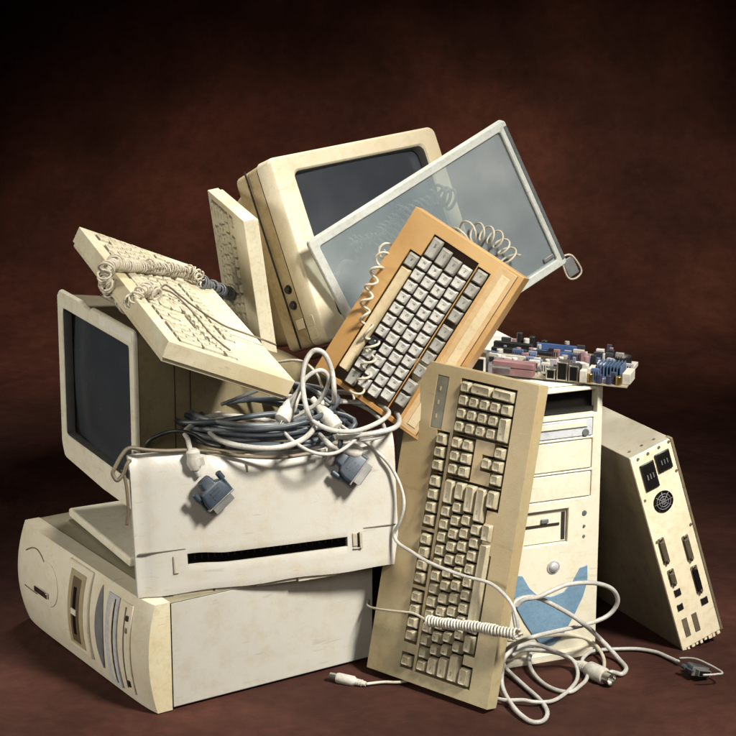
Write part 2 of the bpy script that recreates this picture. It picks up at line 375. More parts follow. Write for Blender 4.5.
def layout101():
    K = []
    def row(v, u, items, h=1):
        for it in items:
            if isinstance(it, (int, float)): u += it; continue
            lab, wd = it if isinstance(it, tuple) else (it, 1)
            K.append([u, v, wd, h, lab]); u += wd
    row(0, 0, [('Ctrl', 1.5), 1, ('Alt', 1.5), ('', 7), ('Alt', 1.5), 1, ('Ctrl', 1.5)])
    row(1, 0, [('Shift', 2.25)] + list('ZXCVBNM,./') + [('Shift', 2.75)])
    row(2, 0, [('Caps', 1.75)] + list("ASDFGHJKL;'") + [('Enter', 2.25)])
    row(3, 0, [('Tab', 1.5)] + list('QWERTYUIOP[]') + [('\\', 1.5)])
    row(4, 0, list('`1234567890-=') + [('Back', 2)])
    row(5.5, 0, ['Esc', 1] + ['F%d' % i for i in range(1, 5)] + [.5] + ['F%d' % i for i in range(5, 9)] + [.5] + ['F9', 'F10', 'F11', 'F12'] + [.25, 'Prt', 'Scr', 'Brk'])
    row(4, 15.25, ['Ins', 'Hm', 'PU']); row(3, 15.25, ['Del', 'End', 'PD'])
    row(1, 16.25, ['^']); row(0, 15.25, ['<', 'v', '>'])
    row(4, 18.5, ['Num', '/', '*', '-']); row(3, 18.5, list('789')); row(2, 18.5, list('456')); row(1, 18.5, list('123'))
    row(0, 18.5, [('0', 2), '.']); K.append([21.5, 2, 1, 2, '+']); K.append([21.5, 0, 1, 2, 'Ent'])
    W = [(0, 0, 1.5, 1), (2.5, 0, 12.5 - 2.5, 1), (13.5 - .0, 0, 15, 1), (0, 1, 15, 5), (0, 5.5, 1, 6.5), (2, 5.5, 6, 6.5), (6.5, 5.5, 10.5, 6.5), (11, 5.5, 15, 6.5),
         (15.25, 5.5, 18.25, 6.5), (15.25, 3, 18.25, 5), (16.25, 1, 17.25, 2), (15.25, 0, 18.25, 1), (18.5, 0, 22.5, 5)]
    return K, W
def layout_compact():
    """rows counted from the space bar, offsets read from the left end of the board"""
    K = []; U = .019
    def row(v, u, items):
        for it in items:
            if isinstance(it, (int, float)): u += it; continue
            lab, wd, kind = (it + (0,))[:3] if isinstance(it, tuple) else (it, 1, 0)
            K.append([u, v, wd, 1, lab, kind]); u += wd
    row(0, 1.95, [('Alt', 1.2, 1), ('', 9.3, 2), ('A', 1.1)])
    row(1, 0, [('Shift', 1.75, 1)] + list('ZXCVBNM') + [('x', 1, 3)] + list(',.') + [('Sh', 1.4, 1)])
    row(2, .3, [('Ctrl', 1.5, 1)] + list('ASDFGHJKL;') + ['*'])
    row(3, .5, [('Tab', 1.4, 1)] + list('QWERTYUIOP') + ['['])
    row(4, .55, [('Esc', 1, 0)] + list('1234567890-='))
    row(5.2, .2, [('F%d' % i, 1.15, 1) for i in range(1, 5)] + [.3] + [('F%d' % i, 1.15, 1) for i in range(5, 9)] + [.3] + [('F9', 1.15, 1), ('F10', 1.15, 1), .3, ('F11', 1.15, 1), ('F12', 1.15, 1)])
    K += [[13.2, v, 1.1, 1, t, 1] for v, t in ((1, 'Up'), (2, 'Ret'), (4, 'Del'))] + [[12.9, 3, 1.4, 1, ']', 0]]
    K = [k for k in K if k[0] + k[2] < 13.25]
    W = [(1.95, 0, 13.2, 1), (0, 1, 13.2, 5), (.2, 5.2, 13.2, 6.2)]
    return K, W

def key_mesh(w, h, lab, U, mats, ux, uy, flip_cap=0.008, gap=.0014, ts=.0037):
    """one keycap: skirt, sloped flanks, dished top, legend; built round its own centre"""
    mb = MB(); a, b = w * U / 2 - gap, h * U / 2 - gap
    H = flip_cap; ta, tb = a - .0024, b - .0020
    # ux is the board's rightward direction, uy its upward one, both as unit vectors in local XY
    def lp(p, q, r, z, dy=0):
        out = []
        for (x, y, zz) in rrect(-p, p, -q, q, r, z, 2):
            v = Vector(ux) * x + Vector(uy) * (y + dy); out.append((v.x, v.y, zz))
        return out
    mb.loft([lp(a, b, .001, -.004), lp(a, b, .001, .0015), lp(ta + .0005, tb + .0005, .0016, H - .0010, .0006), lp(ta, tb, .0016, H, .0006), lp(ta - .0014, tb - .0014, .0012, H - .0005, .0006)], 0, cap0=False)
    if lab:
        px = -ta * .35 if len(lab) > 1 else -ta * .38
        s = ts * (1.55 if len(lab) == 1 else 1.0)
        o = Vector(ux) * (px if len(lab) == 1 else -max(0, ta - .005) * .6) + Vector(uy) * (tb * .28); o.z = H - .00025
        put_text(mb, lab, o, ux, uy, s, 1)
    return mb

def keyboard(name, label, mat, W, L, T, orient, mats, lay, U, v_off, u_off, well_z, group=None, strip=None, led=None, capmat=None, H=.008, gw=.0012, gap=.0014):
    """W across local X, L along local Y; orient +1: board's right is +Y and its up is -X; -1: right is -Y, up is +X"""
    body, key, well, legend = mats
    root = thing(name, label, 'keyboard', mat, group)
    K, WL = lay
    def xy(u, v):
        return (W - v_off - v * U, u_off + u * U) if orient > 0 else (v_off + v * U, L - u_off - u * U)
    g = gw; wells = []
    for (u0, v0, u1, v1) in WL:
        a, b = xy(u0, v0), xy(u1, v1); wells.append((min(a[0], b[0]) - g, max(a[0], b[0]) + g, min(a[1], b[1]) - g, max(a[1], b[1]) + g))
    xs = [0, W]; ys = [0, L]
    for q in wells: xs += [q[0], q[1]]; ys += [q[2], q[3]]
    if led: xs += led[:2]; ys += led[2:4]
    xs = [x for x in xs if 0 <= x <= W]; ys = [y for y in ys if 0 <= y <= L]
    def hf(x, y):
        for q in wells:
            if q[0] < x < q[1] and q[2] < y < q[3]: return well_z
        if led and led[0] < x < led[1] and led[2] < y < led[3]: return T - .0012
        return T
    mb = MB(); mb.plate(xs, ys, hf, 0.0, 0, 1, top=T - .005)
    mb.build('body', [body, well], root, bevel=.0014, seg=2)
    # lower tray, slightly inset, with the four feet
    m2 = MB(); m2.box(.003, W - .003, .003, L - .003, -.006, -.0002)
    m2.build('underside', body, root, bevel=.001)
    ux, uy = ((0, 1, 0), (-1, 0, 0)) if orient > 0 else ((0, -1, 0), (1, 0, 0))
    cache = {}
    for k in K:
        u, v, w_, h_, lab = k[:5]; kind = k[5] if len(k) > 5 else 0
        c = xy(u + w_ / 2, v + h_ / 2)
        mk = (w_, h_, lab, kind)
        km = (capmat or {}).get(kind, key); lg = M['legend_white'] if kind == 3 else legend
        if mk not in cache:
            o = key_mesh(w_, h_, lab, U, None, ux, uy, H, gap).build('key', [km, lg], root, smooth='auto')
            cache[mk] = o
        else:
            o = cache[mk].copy(); COL.objects.link(o); o.parent = root
        o.location = (c[0], c[1], T + random.uniform(-.0006, .0004)); o.rotation_euler = (random.uniform(-.02, .02), random.uniform(-.02, .02), random.uniform(-.012, .012))
    return root

# big tan keyboard leaning on the tower
FA = frame((.012, .256, .0065), (.757, -.653, -.012), (.152, .158, .976))
A = keyboard('keyboard', 'large tan full-size keyboard stood on its end, leaning against the tower case', FA, .223, .463, .022, 1,
             (M['kbA'], M['keyA'], M['well'], M['legend']), layout101(), .0190, .037, .020, .006, led=(.046, .067, .370, .447), H=.0062, gw=.0022, gap=.0017)
mb = MB(); mb.box(.0465, .0665, .3705, .4465, .0200, .0214); mb.build('indicator_panel', flat('panel_olive_grey', (.15, .14, .10), .5), A, bevel=.0005)
mb = MB()
for i in range(3): mb.box(.053, .0555, .385 + i * .02, .391 + i * .02, .0213, .0222)
mb.build('indicator_light', M['kbA'], A)

# orange keyboard
FD = frame((-0.0688, 0.3811, 0.4287), (.796, -.385, -.468), (.528, .061, .847))
D = keyboard('keyboard', 'orange-brown keyboard with grey keys, propped upright in front of the tilted screen filter', FD, .193, .282, .035, -1,
             (M['kbD'], M['keyD'], flat('key_well_brown', (.06, .03, .012), .7), M['legend']), layout_compact(), .0192, .028, .020, .020,
             capmat={1: M['keyD2'], 2: M['stripD'], 3: M['keyblack']}, H=.008)
mb = MB(); mb.box(.163, .177, .012, .268, .0350, .0362); mb.build('label_strip', M['stripD'], D, bevel=.0006)
mb = MB(); mb.box(.1535, .1832, .004, .278, .0340, .0353); mb.build('raised_panel', plastic('panel_tan', (.42, .30, .16), (.36, .24, .115), .4, 9, .15), D, bevel=.0008)
mb = MB(); mb.box(.1838, .1848, .004, .278, .0345, .0353); mb.build('seam', M['well'], D)

# ivory keyboard lying over the left monitor
FB = frame((-.272, .051, .530), (.812, .432, -.392), (-.392, .902, .183))
B = keyboard('keyboard', 'ivory keyboard with a coiled cord, lying tilted across the top of the left monitor', FB, .199, .436, .025, -1,
             (M['kbB'], M['keyB'], M['wellB'], M['legend']), layout101(), .0182, .022, .012, .015, H=.0042, gap=.0018)
# upright ivory keyboard
FC = frame((-.1905, .682, .265), (.358, -.929, -.096), (-.114, -.146, .983))
Cc = keyboard('keyboard', 'ivory keyboard stood on end between the two monitors, seen nearly edge-on', FC, .187, .403, .018, -1,
              (M['kbB'], M['keyB'], M['wellB'], M['legend']), layout101(), .0168, .014, .012, .010, H=.004, gap=.0016)

# ------------------------------------------------------------------ monitors
def crt_screen(name, x0, x1, y0, y1, z, bulge, parent, n=22):
    mb = MB(); V = []
    for i in range(n + 1):
        r = []
        for j in range(n + 1):
            u, v = i / n * 2 - 1, j / n * 2 - 1
            r.append(mb.bm.verts.new((x0 + (x1 - x0) * i / n, y0 + (y1 - y0) * j / n, z - bulge * (u * u * .6 + v * v * .4))))
        V.append(r)
    for i in range(n):
        for j in range(n): mb.face([V[i][j], V[i + 1][j], V[i + 1][j + 1], V[i][j + 1]])
    return mb.build(name, M['crt'], parent, smooth=True)

# right monitor (frame: x across the face, y up it, z out of the glass; z = .04 is the bezel face)
FR = frame((-.089, .52, .426), (.710, .703, .041), (-.305, .254, .918))
mr = thing('crt_monitor', 'large yellowed tube monitor tipped back at the top of the pile, behind the screen filter', 'monitor', FR)
W, H = .373, .299
mb = MB()
mb.loft([rrect(.004, W - .004, .004, H - .004, .010, .002), rrect(0, W, 0, H, .012, .006), rrect(0, W, 0, H, .012, .034), rrect(.003, W - .003, .003, H - .003, .011, .0395),
         rrect(.006, W - .006, .006, H - .006, .010, .040), rrect(.0415, W - .033, .030, H - .025, .010, .040), rrect(.0445, W - .036, .033, H - .028, .012, .036), rrect(.0475, W - .039, .036, H - .031, .014, .022)], cap0=False, cap1=False, mats=[0, 0, 0, 0, 0, 0, 1])
mb.build('bezel', [M['yellowed'], M['recess']], mr, smooth='auto', bevel=.0008)
crt_screen('screen', .043, W - .035, .031, H - .026, .030, .012, mr)
mb = MB()
mb.loft([rrect(.090, W - .09, .06, H - .085, .02, -.25), rrect(.075, W - .075, .045, H - .07, .02, -.235), rrect(.04, W - .04, .02, H - .035, .02, -.135), rrect(.020, W - .020, .012, H - .020, .016, -.060),
         rrect(.006, W - .006, .002, H - .006, .012, -.058), rrect(.003, W - .003, .001, H - .002, .012, .001)], 0, cap1=False)
hs = mb.build('rear_housing', M['yellow_housing'], mr, smooth='auto', bevel=.001)
mb = MB()
for i in range(12): mb.box(.11 + i * .013, .116 + i * .013, H - .030, H - .0285, -.13, -.075)
mb.build('vent_slots', M['void'], mr)
for (yy, zz) in ((.098, -.012), (.072, -.012)):
    mb = MB(); mb.cyl((.003, yy, zz), (-1, 0, 0), .006, .005, 16, rings=[(.0075, -.001), (.0075, .0008), (.0055, .001), (.005, .005), (0.0001, .005)]); mb.build('control_knob', M['black'], mr, smooth='auto')
for i, (yy, zz) in enumerate(((.040, .018), (.040, -.006), (.018, .018))):
    mb = MB(); mb.box(-.0008, .001, yy - .008, yy + .008, zz - .009, zz + .009); mb.build('button', M['yellowed'], mr, bevel=.0006)
mb = MB(); mb.box(-.0004, .002, .004, H - .004, -.0255, -.0235); mb.build('seam', M['well'], mr)
mb = MB(); mb.cyl((W / 2, -.001, -.09), (0, -1, 0), .09, .012, 32, rings=[(.095, 0), (.09, .010), (.085, .012)]); mb.build('swivel_base', M['yellow_housing'], mr, smooth='auto')

# left monitor, facing left
FL = frame((-.440, .518, .275), (.468, -.883, 0), (.02, -.026, .999))
ml = thing('crt_monitor', 'cream tube monitor facing left, standing on the desktop case at the left', 'monitor', FL)
W, H = .320, .250
def notched(z, ins=0, bot=0):
    """face outline: a shallow notch in the top edge and a chin dipping to the lower right"""
    p = [(ins, ins + .004), (.012 + ins, -.016 + ins), (.18, -.022 + ins), (W - .02, -.020 + ins), (W - ins, -.012 + ins), (W - ins, H - ins - .006), (W - .006 - ins, H - ins), (.150, H - ins), (.146, H - ins - .004), (.126, H - ins - .004), (.122, H - ins + .001), (.010 + ins, H - ins + .001), (ins, H - ins - .006)]
    return [(x, y, z) for x, y in p]
mb = MB(); mb.loft([notched(.012), notched(.040), notched(.0445, .002)], 0, cap0=True, cap1=False)
# ring from outline to the rectangular opening: build as loft between resampled loops
o1 = notched(.0445, .002)
def resample(lp, n):
    P = [Vector(p) for p in lp] + [Vector(lp[0])]; d = [0]
    for a, b in zip(P, P[1:]): d.append(d[-1] + (b - a).length)
    out = []; i = 0
    for k in range(n):
        s = d[-1] * k / n
        while d[i + 1] < s: i += 1
        f = (s - d[i]) / (d[i + 1] - d[i]); out.append(tuple(P[i].lerp(P[i + 1], f)))
    return out
mb.bm.free(); mb = MB()
N_ = 160
def radial(lp, z, n=N_, cx=W / 2, cy=H / 2):
    """sample a loop at equal polar angles so that loops of different outline can be joined"""
    P = [Vector((p[0] - cx, p[1] - cy)) for p in lp]; out = []
    for k in range(n):
        a = 2 * PI * k / n; dx, dy = math.cos(a), math.sin(a); best = None
        for i in range(len(P)):
            p, q = P[i], P[(i + 1) % len(P)]; ex, ey = q.x - p.x, q.y - p.y; den = dx * ey - dy * ex
            if abs(den) < 1e-12: continue
            t = (p.x * ey - p.y * ex) / den; s = (p.x * dy - p.y * dx) / den
            if t > 0 and -1e-6 <= s <= 1 + 1e-6: best = t if best is None else max(best, t)
        out.append((cx + dx * best, cy + dy * best, z))
    return out
op = lambda i, z: radial(rrect(.021 + i, W - .018 - i, .022 + i, H - .024 - i, .004, 0, 5), z)
mb.loft([radial(notched(0), .0385), radial(notched(0), .042), radial(notched(0, .002), .0445), op(0, .0445), op(.0015, .043), op(.003, .030)], cap0=False, cap1=False, mats=[0, 0, 0, 0, 1])
mb.build('bezel', [M['cream'], M['recess']], ml, smooth='auto')
crt_screen('screen', .020, W - .017, .021, H - .023, .036, .014, ml)
mb = MB()
mb.loft([rrect(.09, W - .09, .03, H - .125, .02, -.31), rrect(.075, W - .075, .01, H - .115, .02, -.295), rrect(.04, W - .04, .0, H - .065, .02, -.17), rrect(.012, W - .012, -.012, H - .018, .014, -.06), rrect(.004, W - .004, -.014, H - .007, .006, .0386)], 0, cap1=False)
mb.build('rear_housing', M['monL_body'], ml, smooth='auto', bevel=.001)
for z, q in ((-.020, .0074), (-.045, .0100)):
    mb = MB(); mb.loft([rrect(q - .0004, W - q + .0004, -.014, H - q - .0035, .012, z), rrect(q - .0004, W - q + .0004, -.014, H - q - .0035, .012, z + .0015)], 0, cap0=False, cap1=False); mb.build('seam', M['well'], ml)
mb = MB()
mb.box(.03, W - .03, -.1085, -.094, -.28, .048); mb.build('base_plate', M['cream'], ml, bevel=.004, seg=3)
mb = MB()
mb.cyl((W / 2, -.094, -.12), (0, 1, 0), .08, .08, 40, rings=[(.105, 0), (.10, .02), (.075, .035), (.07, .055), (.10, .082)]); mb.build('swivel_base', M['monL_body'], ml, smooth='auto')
mb = MB(); mb.box(.186, W - .006, H - .0175, H - .004, .0446, .0452); mb.build('highlight_patch', plastic('highlight_pale', (.66, .64, .56), (.6, .58, .5), .3, 20, .15), ml, bevel=.0003)  # pale patch painting the highlight along the bezel's top right

# ------------------------------------------------------------------ screen filter
FG = frame((.015, .553, .358), (.813, .362, .457), (-.413, -.197, .889))
gl = thing('screen_filter', 'flat grey see-through screen filter with pale frame, tilted behind the orange-brown keyboard', 'screen filter', FG)
W, H = .375, .269
mb = MB(); Tt = 0.010
mb.loft([rrect(0, W, 0, H, .006, .000), rrect(0, W, 0, H, .006, .009), rrect(.0015, W - .0015, .0015, H - .0015, .005, .0105), rrect(.013, W - .013, .013, H - .013, .004, .0105), rrect(.0145, W - .0145, .0145, H - .0145, .004, .009), rrect(.0145, W - .0145, .0145, H - .0145, .004, .000)], 0, cap0=False, cap1=False)
lp = [rrect(0, W, 0, H, .006, .000), rrect(.0145, W - .0145, .0145, H - .0145, .004, .000)]
mb.loft(lp, 0, False, False)
mb.build('frame', plastic('filter_frame_grey', (.50, .52, .48), (.42, .44, .41), .4, 12, .2), gl, smooth='auto')
mb = MB(); mb.loft([rrect(.012, W - .012, .012, H - .012, .003, .0045), rrect(.012, W - .012, .012, H - .012, .003, .0055)], 0, True, True); mb.build('pane', M['filter'], gl)
mb = MB(); mb.box(W - .006, W - .001, .010, H - .010, .0106, .0116); mb.build('groove', M['cable_mid'], gl)
# hanging clip at the lower right corner
mb = MB(); mb.tube(crom([(W - .004, .012, .004), (W + .010, .008, .006), (W + .016, -.004, .006), (W + .018, -.028, .006), (W + .004, -.034, .006), (W - .008, -.026, .006), (W - .008, -.004, .006), (W - .004, .008, .004)], 5), .0017, 8); mb.build('clip', M['cord'], gl, smooth=True)
mb = MB(); mb.box(W - .006, W + .014, -.028, .004, .003, .006); mb.build('clip_pad', M['case_grey'], gl, bevel=.001)
mb = MB(); mb.box(W - .036, W - .016, .020, .028, .0056, .0095); mb.build('rubber_pad', M['case_grey'], gl, bevel=.002)

# ------------------------------------------------------------------ printer
FP = frame((-.324, .125, .1645), (.935, .354, 0), (-.058, .166, .984))
FP = frame((-.324, .125, .1655), (.935, .354, 0), (-.045, .12, .99))
pr = thing('printer', 'off-white printer with a long dark paper slot, carrying the cable heap, on the desktop case', 'printer', FP)
W, H = .392, .196
def topz(u): return H + .006 - .016 * smooth01((u - .22) / .12) * (1 - smooth01((u - .80) / .1) * .7) + .004 * smooth01((u - .85) / .12)
# front panel with a sagging top edge, a creased right third and a slot
xs = sorted(set([0, .0065, .03, .0525, .056, .0735, .31, .3125, .318, .338, .35, .37, .386, W] + [W * i / 56 for i in range(57)]))
slot = lambda x: (.0385 + .0 * x, .0535)
mb = MB(); V = {}
nv = 14
def fz(x, t):
    u = x / W
    z = .010 + .004 * math.sin(PI * u) - .010 * max(0, (t - .85) / .15) ** 2
    z -= .0028 * math.exp(-((u - .235 - .05 * t) / .012) ** 2) * smooth01((t - .45) / .4)      # soft crease
    z -= .004 * math.exp(-((u - .03) / .03) ** 2)
    return z
ts = [0, .06, .115, .125, .1965, .273, .32, .335, .40, .5, .6, .7, .8, .88, .94, .97, 1.0]
for i, x in enumerate(xs):
    for j, t in enumerate(ts): V[i, j] = mb.bm.verts.new((x, t * topz(x / W) - (.0012 * math.sin(x * 47) if t == 0 else 0), fz(x, t)))
for i in range(len(xs) - 1):
    for j in range(len(ts) - 1):
        hole = ts[j] >= .1964 and ts[j + 1] <= .274 and xs[i] >= .0734 and xs[i + 1] <= .3126
        if not hole: mb.face([V[i, j], V[i + 1, j], V[i + 1, j + 1], V[i, j + 1]])
front = mb.build('front_panel', M['printer'], pr, smooth='auto')
sol = front.modifiers.new('thick', 'SOLIDIFY'); sol.thickness = .004; sol.offset = -1
bv = front.modifiers.new('bevel', 'BEVEL'); bv.width = .001; bv.segments = 2; bv.limit_method = 'ANGLE'
# slot interior
mb = MB(); mb.box(.070, .316, .030, .062, -.014, -.006); mb.build('paper_slot', M['void'], pr)
mb = MB()
for i in range(24): mb.box(.078 + i * .0098, .0795 + i * .0098, .042, .050, -.006, -.003)
mb.build('slot_ribs', M['black'], pr)
# seam line of the lower door, beside the slot
mb = MB(); mb.box(.004, .0715, .0620, .0630, .0095, .0128); mb.box(.338, .388, .0600, .0610, .0095, .0128); mb.build('door_seam', M['cable_brown'], pr)
for x in (.0525, ):
    mb = MB(); mb.box(x, x + .002, .030, .054, .011, .0142); mb.box(x, x + .007, .029, .031, .011, .0142); mb.build('latch', M['printer_side'], pr, bevel=.0005)
mb = MB(); mb.box(.320, .327, .036, .055, .012, .0145); mb.box(.330, .334, .032, .056, .012, .0165); mb.box(.320, .334, .0315, .0335, .012, .0150); mb.build('latch', M['printer_side'], pr, bevel=.0006)
mb = MB(); mb.box(.3275, .3295, .034, .054, .0115, .0138); mb.build('latch_slot', M['void'], pr)
# body shell behind
mb = MB()
dpt = -.27
def hb(x, y): return 0
mb.hexa([(.098, .004, dpt), (W - .002, .004, dpt), (W - .002, .172, dpt), (.098, .172, dpt), (.004, .004, -.008), (W - .002, .004, -.008), (W - .002, .172, -.008), (.004, .172, -.008)])
mb.build('body', M['printer_side'], pr, bevel=.004, seg=3)
mb = MB(); mb.hexa([(.093, .0, dpt - .004), (.0985, .0, dpt - .004), (.0985, H - .012, dpt - .004), (.093, H - .012, dpt - .004), (-.001, .0, .004), (.0045, .0, .004), (.0045, H + .003, .004), (-.001, H + .003, .004)]); mb.build('side_panel', M['printer'], pr, bevel=.002)
mb = MB(); mb.box(W - .0045, W + .001, .0, H - .016, dpt - .004, .004); mb.build('side_panel', M['printer'], pr, bevel=.002)
mb = MB(); mb.box(.094, W - .004, .150, H - .014, dpt - .008, dpt - .002); mb.build('rear_panel', M['printer_side'], pr, bevel=.002)
# broken lip with tabs under the front
mb = MB()
for i in range(4):
    x0 = .050 + i * .062; mb.hexa([(x0, -.006 - .001 * (i % 2), .000), (x0 + .059, -.005, .000), (x0 + .059, .002, .000), (x0, .002, .000), (x0, -.006 - .001 * (i % 2), .009), (x0 + .059, -.005, .009), (x0 + .059, .002, .009), (x0, .002, .009)])
mb.build('lower_lip', M['printer_side'], pr, bevel=.001)
mb = MB(); mb.hexa([(.166, H - .034, .012), (.168, H - .034, .012), (.1685, H - .022, .012), (.166, H - .022, .012), (.166, H - .034, .0145), (.168, H - .034, .0145), (.1685, H - .022, .0145), (.166, H - .022, .0145)]); mb.build('scratch', M['cable_brown'], pr)

# ------------------------------------------------------------------ desktop case lying on the floor
th = .582; u_ = (math.cos(th), math.sin(th), 0)
# frame: x along the long right-hand side, y up, z out of that side; origin at the near corner
FQ = frame((-.292, .098, .0), u_, (0, 0, 1))
dc = thing('desktop_case', 'wide computer case lying flat on the floor, lowest thing in the pile, under the printer', 'computer case', FQ)
LQ, WQ, HQ = .359, .437, .163
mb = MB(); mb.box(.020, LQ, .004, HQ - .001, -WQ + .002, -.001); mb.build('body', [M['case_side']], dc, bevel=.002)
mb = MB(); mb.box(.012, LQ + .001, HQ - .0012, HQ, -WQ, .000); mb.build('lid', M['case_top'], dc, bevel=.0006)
# vertical seam between bezel edge and side
mb = MB(); mb.box(.0195, .0212, .004, HQ - .002, -.0015, .0003); mb.build('seam', M['void'], dc)
# bezel: bulging panel, its face profile curved across the height and the width
mb = MB(); nb, nh = 60, 16; V = {}
def bz(s, t):     # s along the bezel 0 far .. 1 near, t height 0..1
    e = 1 - (2 * s - 1) ** 8
    return -.004 - .016 * (1 - (2 * t - 1) ** 2) * (.75 + .25 * (1 - s)) - .006 * e
for i in range(nb + 1):
    for j in range(nh + 1):
        s, t = i / nb, j / nh; V[i, j] = mb.bm.verts.new((bz(s, t), .002 + (HQ - .001) * t, -WQ + WQ * s))
for i in range(nb):
    for j in range(nh):
        mb.face([V[i, j], V[i + 1, j], V[i + 1, j + 1], V[i, j + 1]])
# returns to the body on all four sides
W2 = {}
for i in range(nb + 1):
    for j in (0, nh): W2[i, j] = mb.bm.verts.new((.0195, .002 + (HQ - .001) * j / nh, -WQ + WQ * i / nb))
for j in range(nh + 1):
    for i in (0, nb):
        if (i, j) not in W2: W2[i, j] = mb.bm.verts.new((.0195, .002 + (HQ - .001) * j / nh, -WQ + WQ * i / nb))
for i in range(nb):
    for j in (0, nh): mb.face([V[i, j], V[i + 1, j], W2[i + 1, j], W2[i, j]])
for j in range(nh):
    for i in (0, nb): mb.face([V[i, j], V[i, j + 1], W2[i, j + 1], W2[i, j]], 1 if i == nb else 0)
mb.build('front_bezel', [M['case'], M['case_edge']], dc, smooth='auto')
def bx(s_, t_): return bz(s_ / WQ, t_ / HQ)
def bez(name, s0, s1, t0, t1, d0, d1, mat, bevel=.0008, parent=dc):
    """raised or sunk piece following the bezel's curve; d is distance out of the face"""
    mb = MB(); n = 8; lo, hi = [], []
    for k in range(n + 1):
        t = t0 + (t1 - t0) * k / n
        for s_, arr in ((s0, lo), (s1, hi)): arr.append((bx(s_, t), t, -WQ + s_))
    loops = []
    for k in range(n + 1):
        a, b = lo[k], hi[k]
        loops.append([(a[0] - d0, a[1], a[2]), (b[0] - d0, b[1], b[2]), (b[0] - d1, b[1], b[2]), (a[0] - d1, a[1], a[2])])
    mb.loft(loops); return mb.build(name, mat, parent, bevel=bevel)
# floppy bay: raised frame, darker recess, brown slot with shutter
bez('bay_frame', .184, .264, .026, .160, -.002, .0042, M['case'], .002)
bez('bay_inset', .200, .250, .036, .150, .0036, .0050, M['kbA'], .001)
bez('floppy_slot', .212, .238, .042, .142, .0046, .0058, flat('slot_brown', (.10, .065, .03), .6))
bez('slot_shutter', .220, .229, .055, .128, .0054, .0066, M['void'])
bez('slot_clip', .217, .233, .086, .095, .0056, .0080, M['cream'])
# pointed grey inlay
mb = MB(); n = 14; pts = []
for k in range(n + 1):
    t = .024 + .128 * k / n; wd = .0125 * math.sin(PI * k / n) ** .8 + .0004
    a, b = .296 - wd, .296 + wd; d = .0015
    pts.append([(bx(a, t) - .0004, t, -WQ + a), (bx(b, t) - .0004, t, -WQ + b), (bx(b, t) - d, t, -WQ + b), (bx(a, t) - d, t, -WQ + a)])
mb.loft(pts); mb.build('grey_inlay', M['case_grey'], dc)
bez('drive_face', .318, .352, .012, .150, .0, .0028, M['case_blue'], .001)
bez('drive_tray', .333, .340, .022, .140, .0026, .0038, M['case'], .0005)
bez('drive_slit', .3415, .3435, .018, .146, .0026, .0034, M['void'], 0)
bez('drive_face', .358, .392, .016, .150, .0, .0022, M['case'], .001)
bez('drive_slit', .3735, .3755, .022, .144, .0018, .0030, M['cable_brown'], 0)
bez('button', .379, .385, .126, .134, .002, .0042, M['black']); bez('button', .379, .385, .026, .036, .002, .0042, M['black']); bez('button', .379, .384, .108, .116, .002, .0034, M['cable_brown'])
# power button in a shallow oval and chrome bar
mb = MB()
n = 20; ring = []
for k in range(n):
    a = 2 * PI * k / n; s_, t_ = .118 + .040 * math.cos(a) , .098 + .034 * math.sin(a)
    ring.append((s_, t_))
mb.loft([[(bx(a, b) + .001, b, -WQ + a) for a, b in ring], [(bx(a, b) - .0012, b, -WQ + a) for a, b in ring], [(bx(.118 + (a - .118) * .88, .098 + (b - .098) * .88) - .0020, .098 + (b - .098) * .88, -WQ + .118 + (a - .118) * .88) for a, b in ring]], cap0=False)
mb.build('power_button', M['case'], dc, smooth='auto')
bez('chrome_bar', .083, .128, .078, .087, .0015, .0055, M['chrome'], .003)
mb = MB()
mb.tube([(bx(s_, t_) - .0004, t_, -WQ + s_) for s_, t_ in [(.035 + .01 * k, .128 + .012 * math.sin(PI * k / 7)) for k in range(8)]], .0011, 6)
mb.tube([(bx(s_, t_) - .0004, t_, -WQ + s_) for s_, t_ in [(.035 + .012 * k, .072 + .000 * k) for k in range(5)]], .0009, 6); mb.build('moulded_line', M['cable_brown'], dc)

# ------------------------------------------------------------------ tower
nx, ny = math.cos(.386), math.sin(.386)
FT = frame((.343 - .18 * nx, .327 - .18 * ny, 0), (nx, ny, 0), (0, 0, 1))
tw = thing('tower_case', 'cream upright computer tower with a blue crescent front, behind the tan keyboard', 'computer case', FT)
X0 = .015      # feature offset: features were measured on a front .165 wide
W, H = .18, .422
def f(x): return x + X0
mb = MB(); mb.box(.002, W - .002, .004, H - .0025, -.352, -.018); mb.build('body', M['tower_side'], tw, bevel=.002)
mb = MB(); mb.box(0, W, H - .0023, H, -.354, -.010); mb.build('top_cover', plastic('tower_top_pale', (.68, .67, .62), (.62, .60, .54), .4, 8, .15), tw, bevel=.0008)
